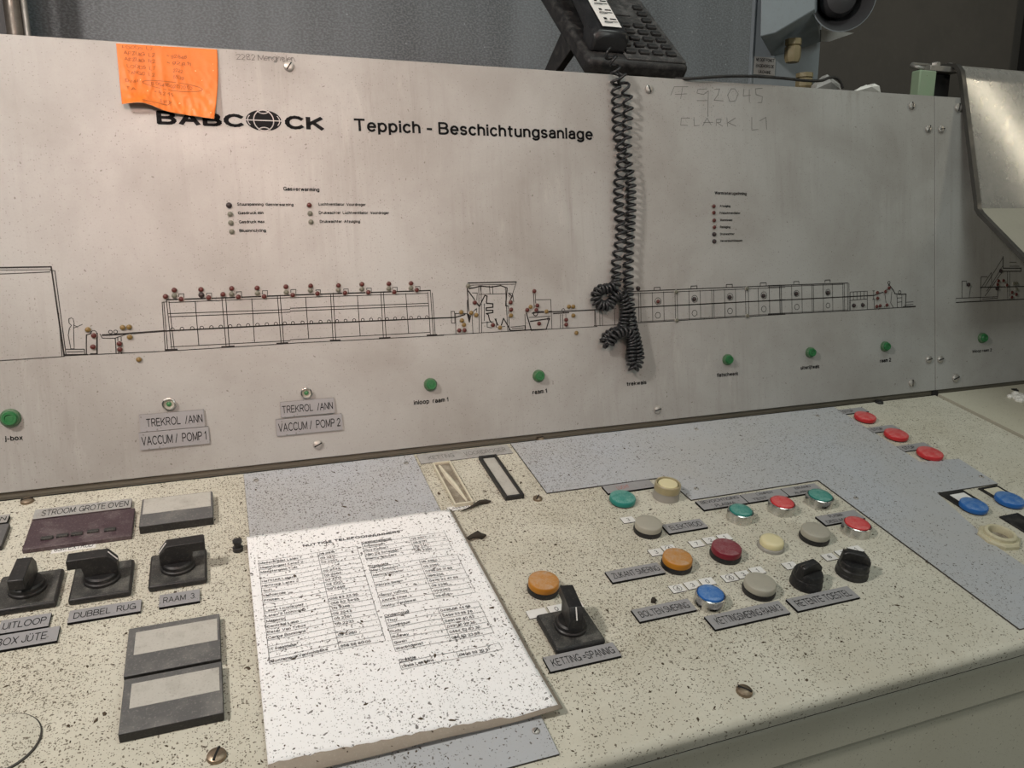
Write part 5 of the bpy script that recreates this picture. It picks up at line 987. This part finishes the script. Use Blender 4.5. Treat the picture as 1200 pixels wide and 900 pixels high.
# ------------------------------------------------------------------ loose debris on the desk
def clump(pts, rad, name, mat, label, cat, seed, h=0.002):
    random.seed(seed); b = MB(); w_ = [D(x, y, h) for x, y in pts]; o0 = w_[0]; loc = Vector((0, 0, 1)) + Matrix.Rotation(SL, 3, 'X') @ Vector((o0[0], o0[1], 0))
    pp = [Vector((x - o0[0], y - o0[1], h + random.uniform(-0.0005, 0.001))) for x, y in w_]; b.tube(pp, rad, 7)
    for i in range(len(b.v)): v = b.v[i]; b.v[i] = (v[0] + random.uniform(-.0008, .0008), v[1] + random.uniform(-.0008, .0008), max(0.0001, v[2] + random.uniform(-.0004, .0006)))
    tag(b.build(name, mat, None, loc=loc, rot=(SL, 0, 0), smooth=60), label, cat)
clump([(541, 599), (552, 595), (562, 590), (569, 588), (575, 588)], [0.0008, 0.0016, 0.0024, 0.003, 0.001], 'scrap_strip', M['debris'], 'dark burnt strip lying below the two slots', 'debris', 11)
clump([(548, 632), (553, 629), (559, 627), (565, 628), (569, 627)], [0.0018, 0.0028, 0.004, 0.0035, 0.0015], 'dirt_clump', M['debris'], 'black dirt clump beside the top right of the list', 'debris', 12, 0.003)
clump([(764, 703), (768, 705)], [0.0028, 0.0018], 'dirt_clump', M['debris'], 'brown dirt clump above the BOLTEN SMERING label', 'debris', 13, 0.002)
random.seed(21); b = MB(); x, y = D(1196, 467, 0.004); 
for k in range(26):
    a = random.uniform(0, 6.28); rr = random.uniform(0.004, 0.017); s_ = random.uniform(0.003, 0.006); st = len(b.v); b.lathe([(s_, 0), (s_ * 1.1, s_ * 0.6), (s_ * 0.6, s_ * 1.3)], 6, c=(rr * math.cos(a), rr * math.sin(a) * 0.9))
tag(b.build('foam_blob', M['whitebright'], None, loc=Vector((0, 0, 1)) + Matrix.Rotation(SL, 3, 'X') @ Vector((x, y, 0.0025)), rot=(SL, 0, 0)), 'lumpy white foam blob on the right desk section', 'foam')

# crumbs of dirt strewn over desk, plates and list
random.seed(5); b = MB()
def flake(x, y, z, s):
    n = random.choice((4, 5)); a0 = random.uniform(0, 6.28); el = random.uniform(1.0, 2.6); ca, sa = math.cos(a0), math.sin(a0); ids = []
    for k in range(n):
        a = 2 * math.pi * k / n + random.uniform(-0.4, 0.4); rr = s * random.uniform(0.6, 1.1); u, v = rr * el * math.cos(a), rr * math.sin(a); ids.append(b.vert((x + u * ca - v * sa, y + u * sa + v * ca, z)))
    t_ = b.vert((x, y, z + s * random.uniform(0.3, 0.7)))
    for k in range(n): b.face((ids[k], ids[(k + 1) % n], t_))
for k in range(4200):
    x = random.uniform(-0.27, 0.95) if random.random() < 0.8 else random.uniform(-0.27, 0.4); y = random.uniform(FRONT + 0.01, -0.006)
    if x > 0.62 and random.random() < 0.6: continue
    s = 0.00035 + 0.0006 * random.random() ** 2 + (0.0009 if random.random() < 0.04 else 0)
    z = 0.0002
    if PX0 < x < PX1 + 0.002 and PY0 < y < PY1: z = on_sheet(x, y) - 0.0003
    elif pA[0][0] < x < pA[1][0]: z = TH
    elif y > pB[1][1] and x > pB[0][0]: z = TH
    flake(x, y, z, s)
o = b.build('dirt_crumbs', M['crumb'], None, loc=(0, 0, 1.0), rot=(SL, 0, 0), smooth=0); o['kind'] = 'stuff'; o['label'] = 'fine dark dirt crumbs strewn across desk and list'; o['category'] = 'dirt'
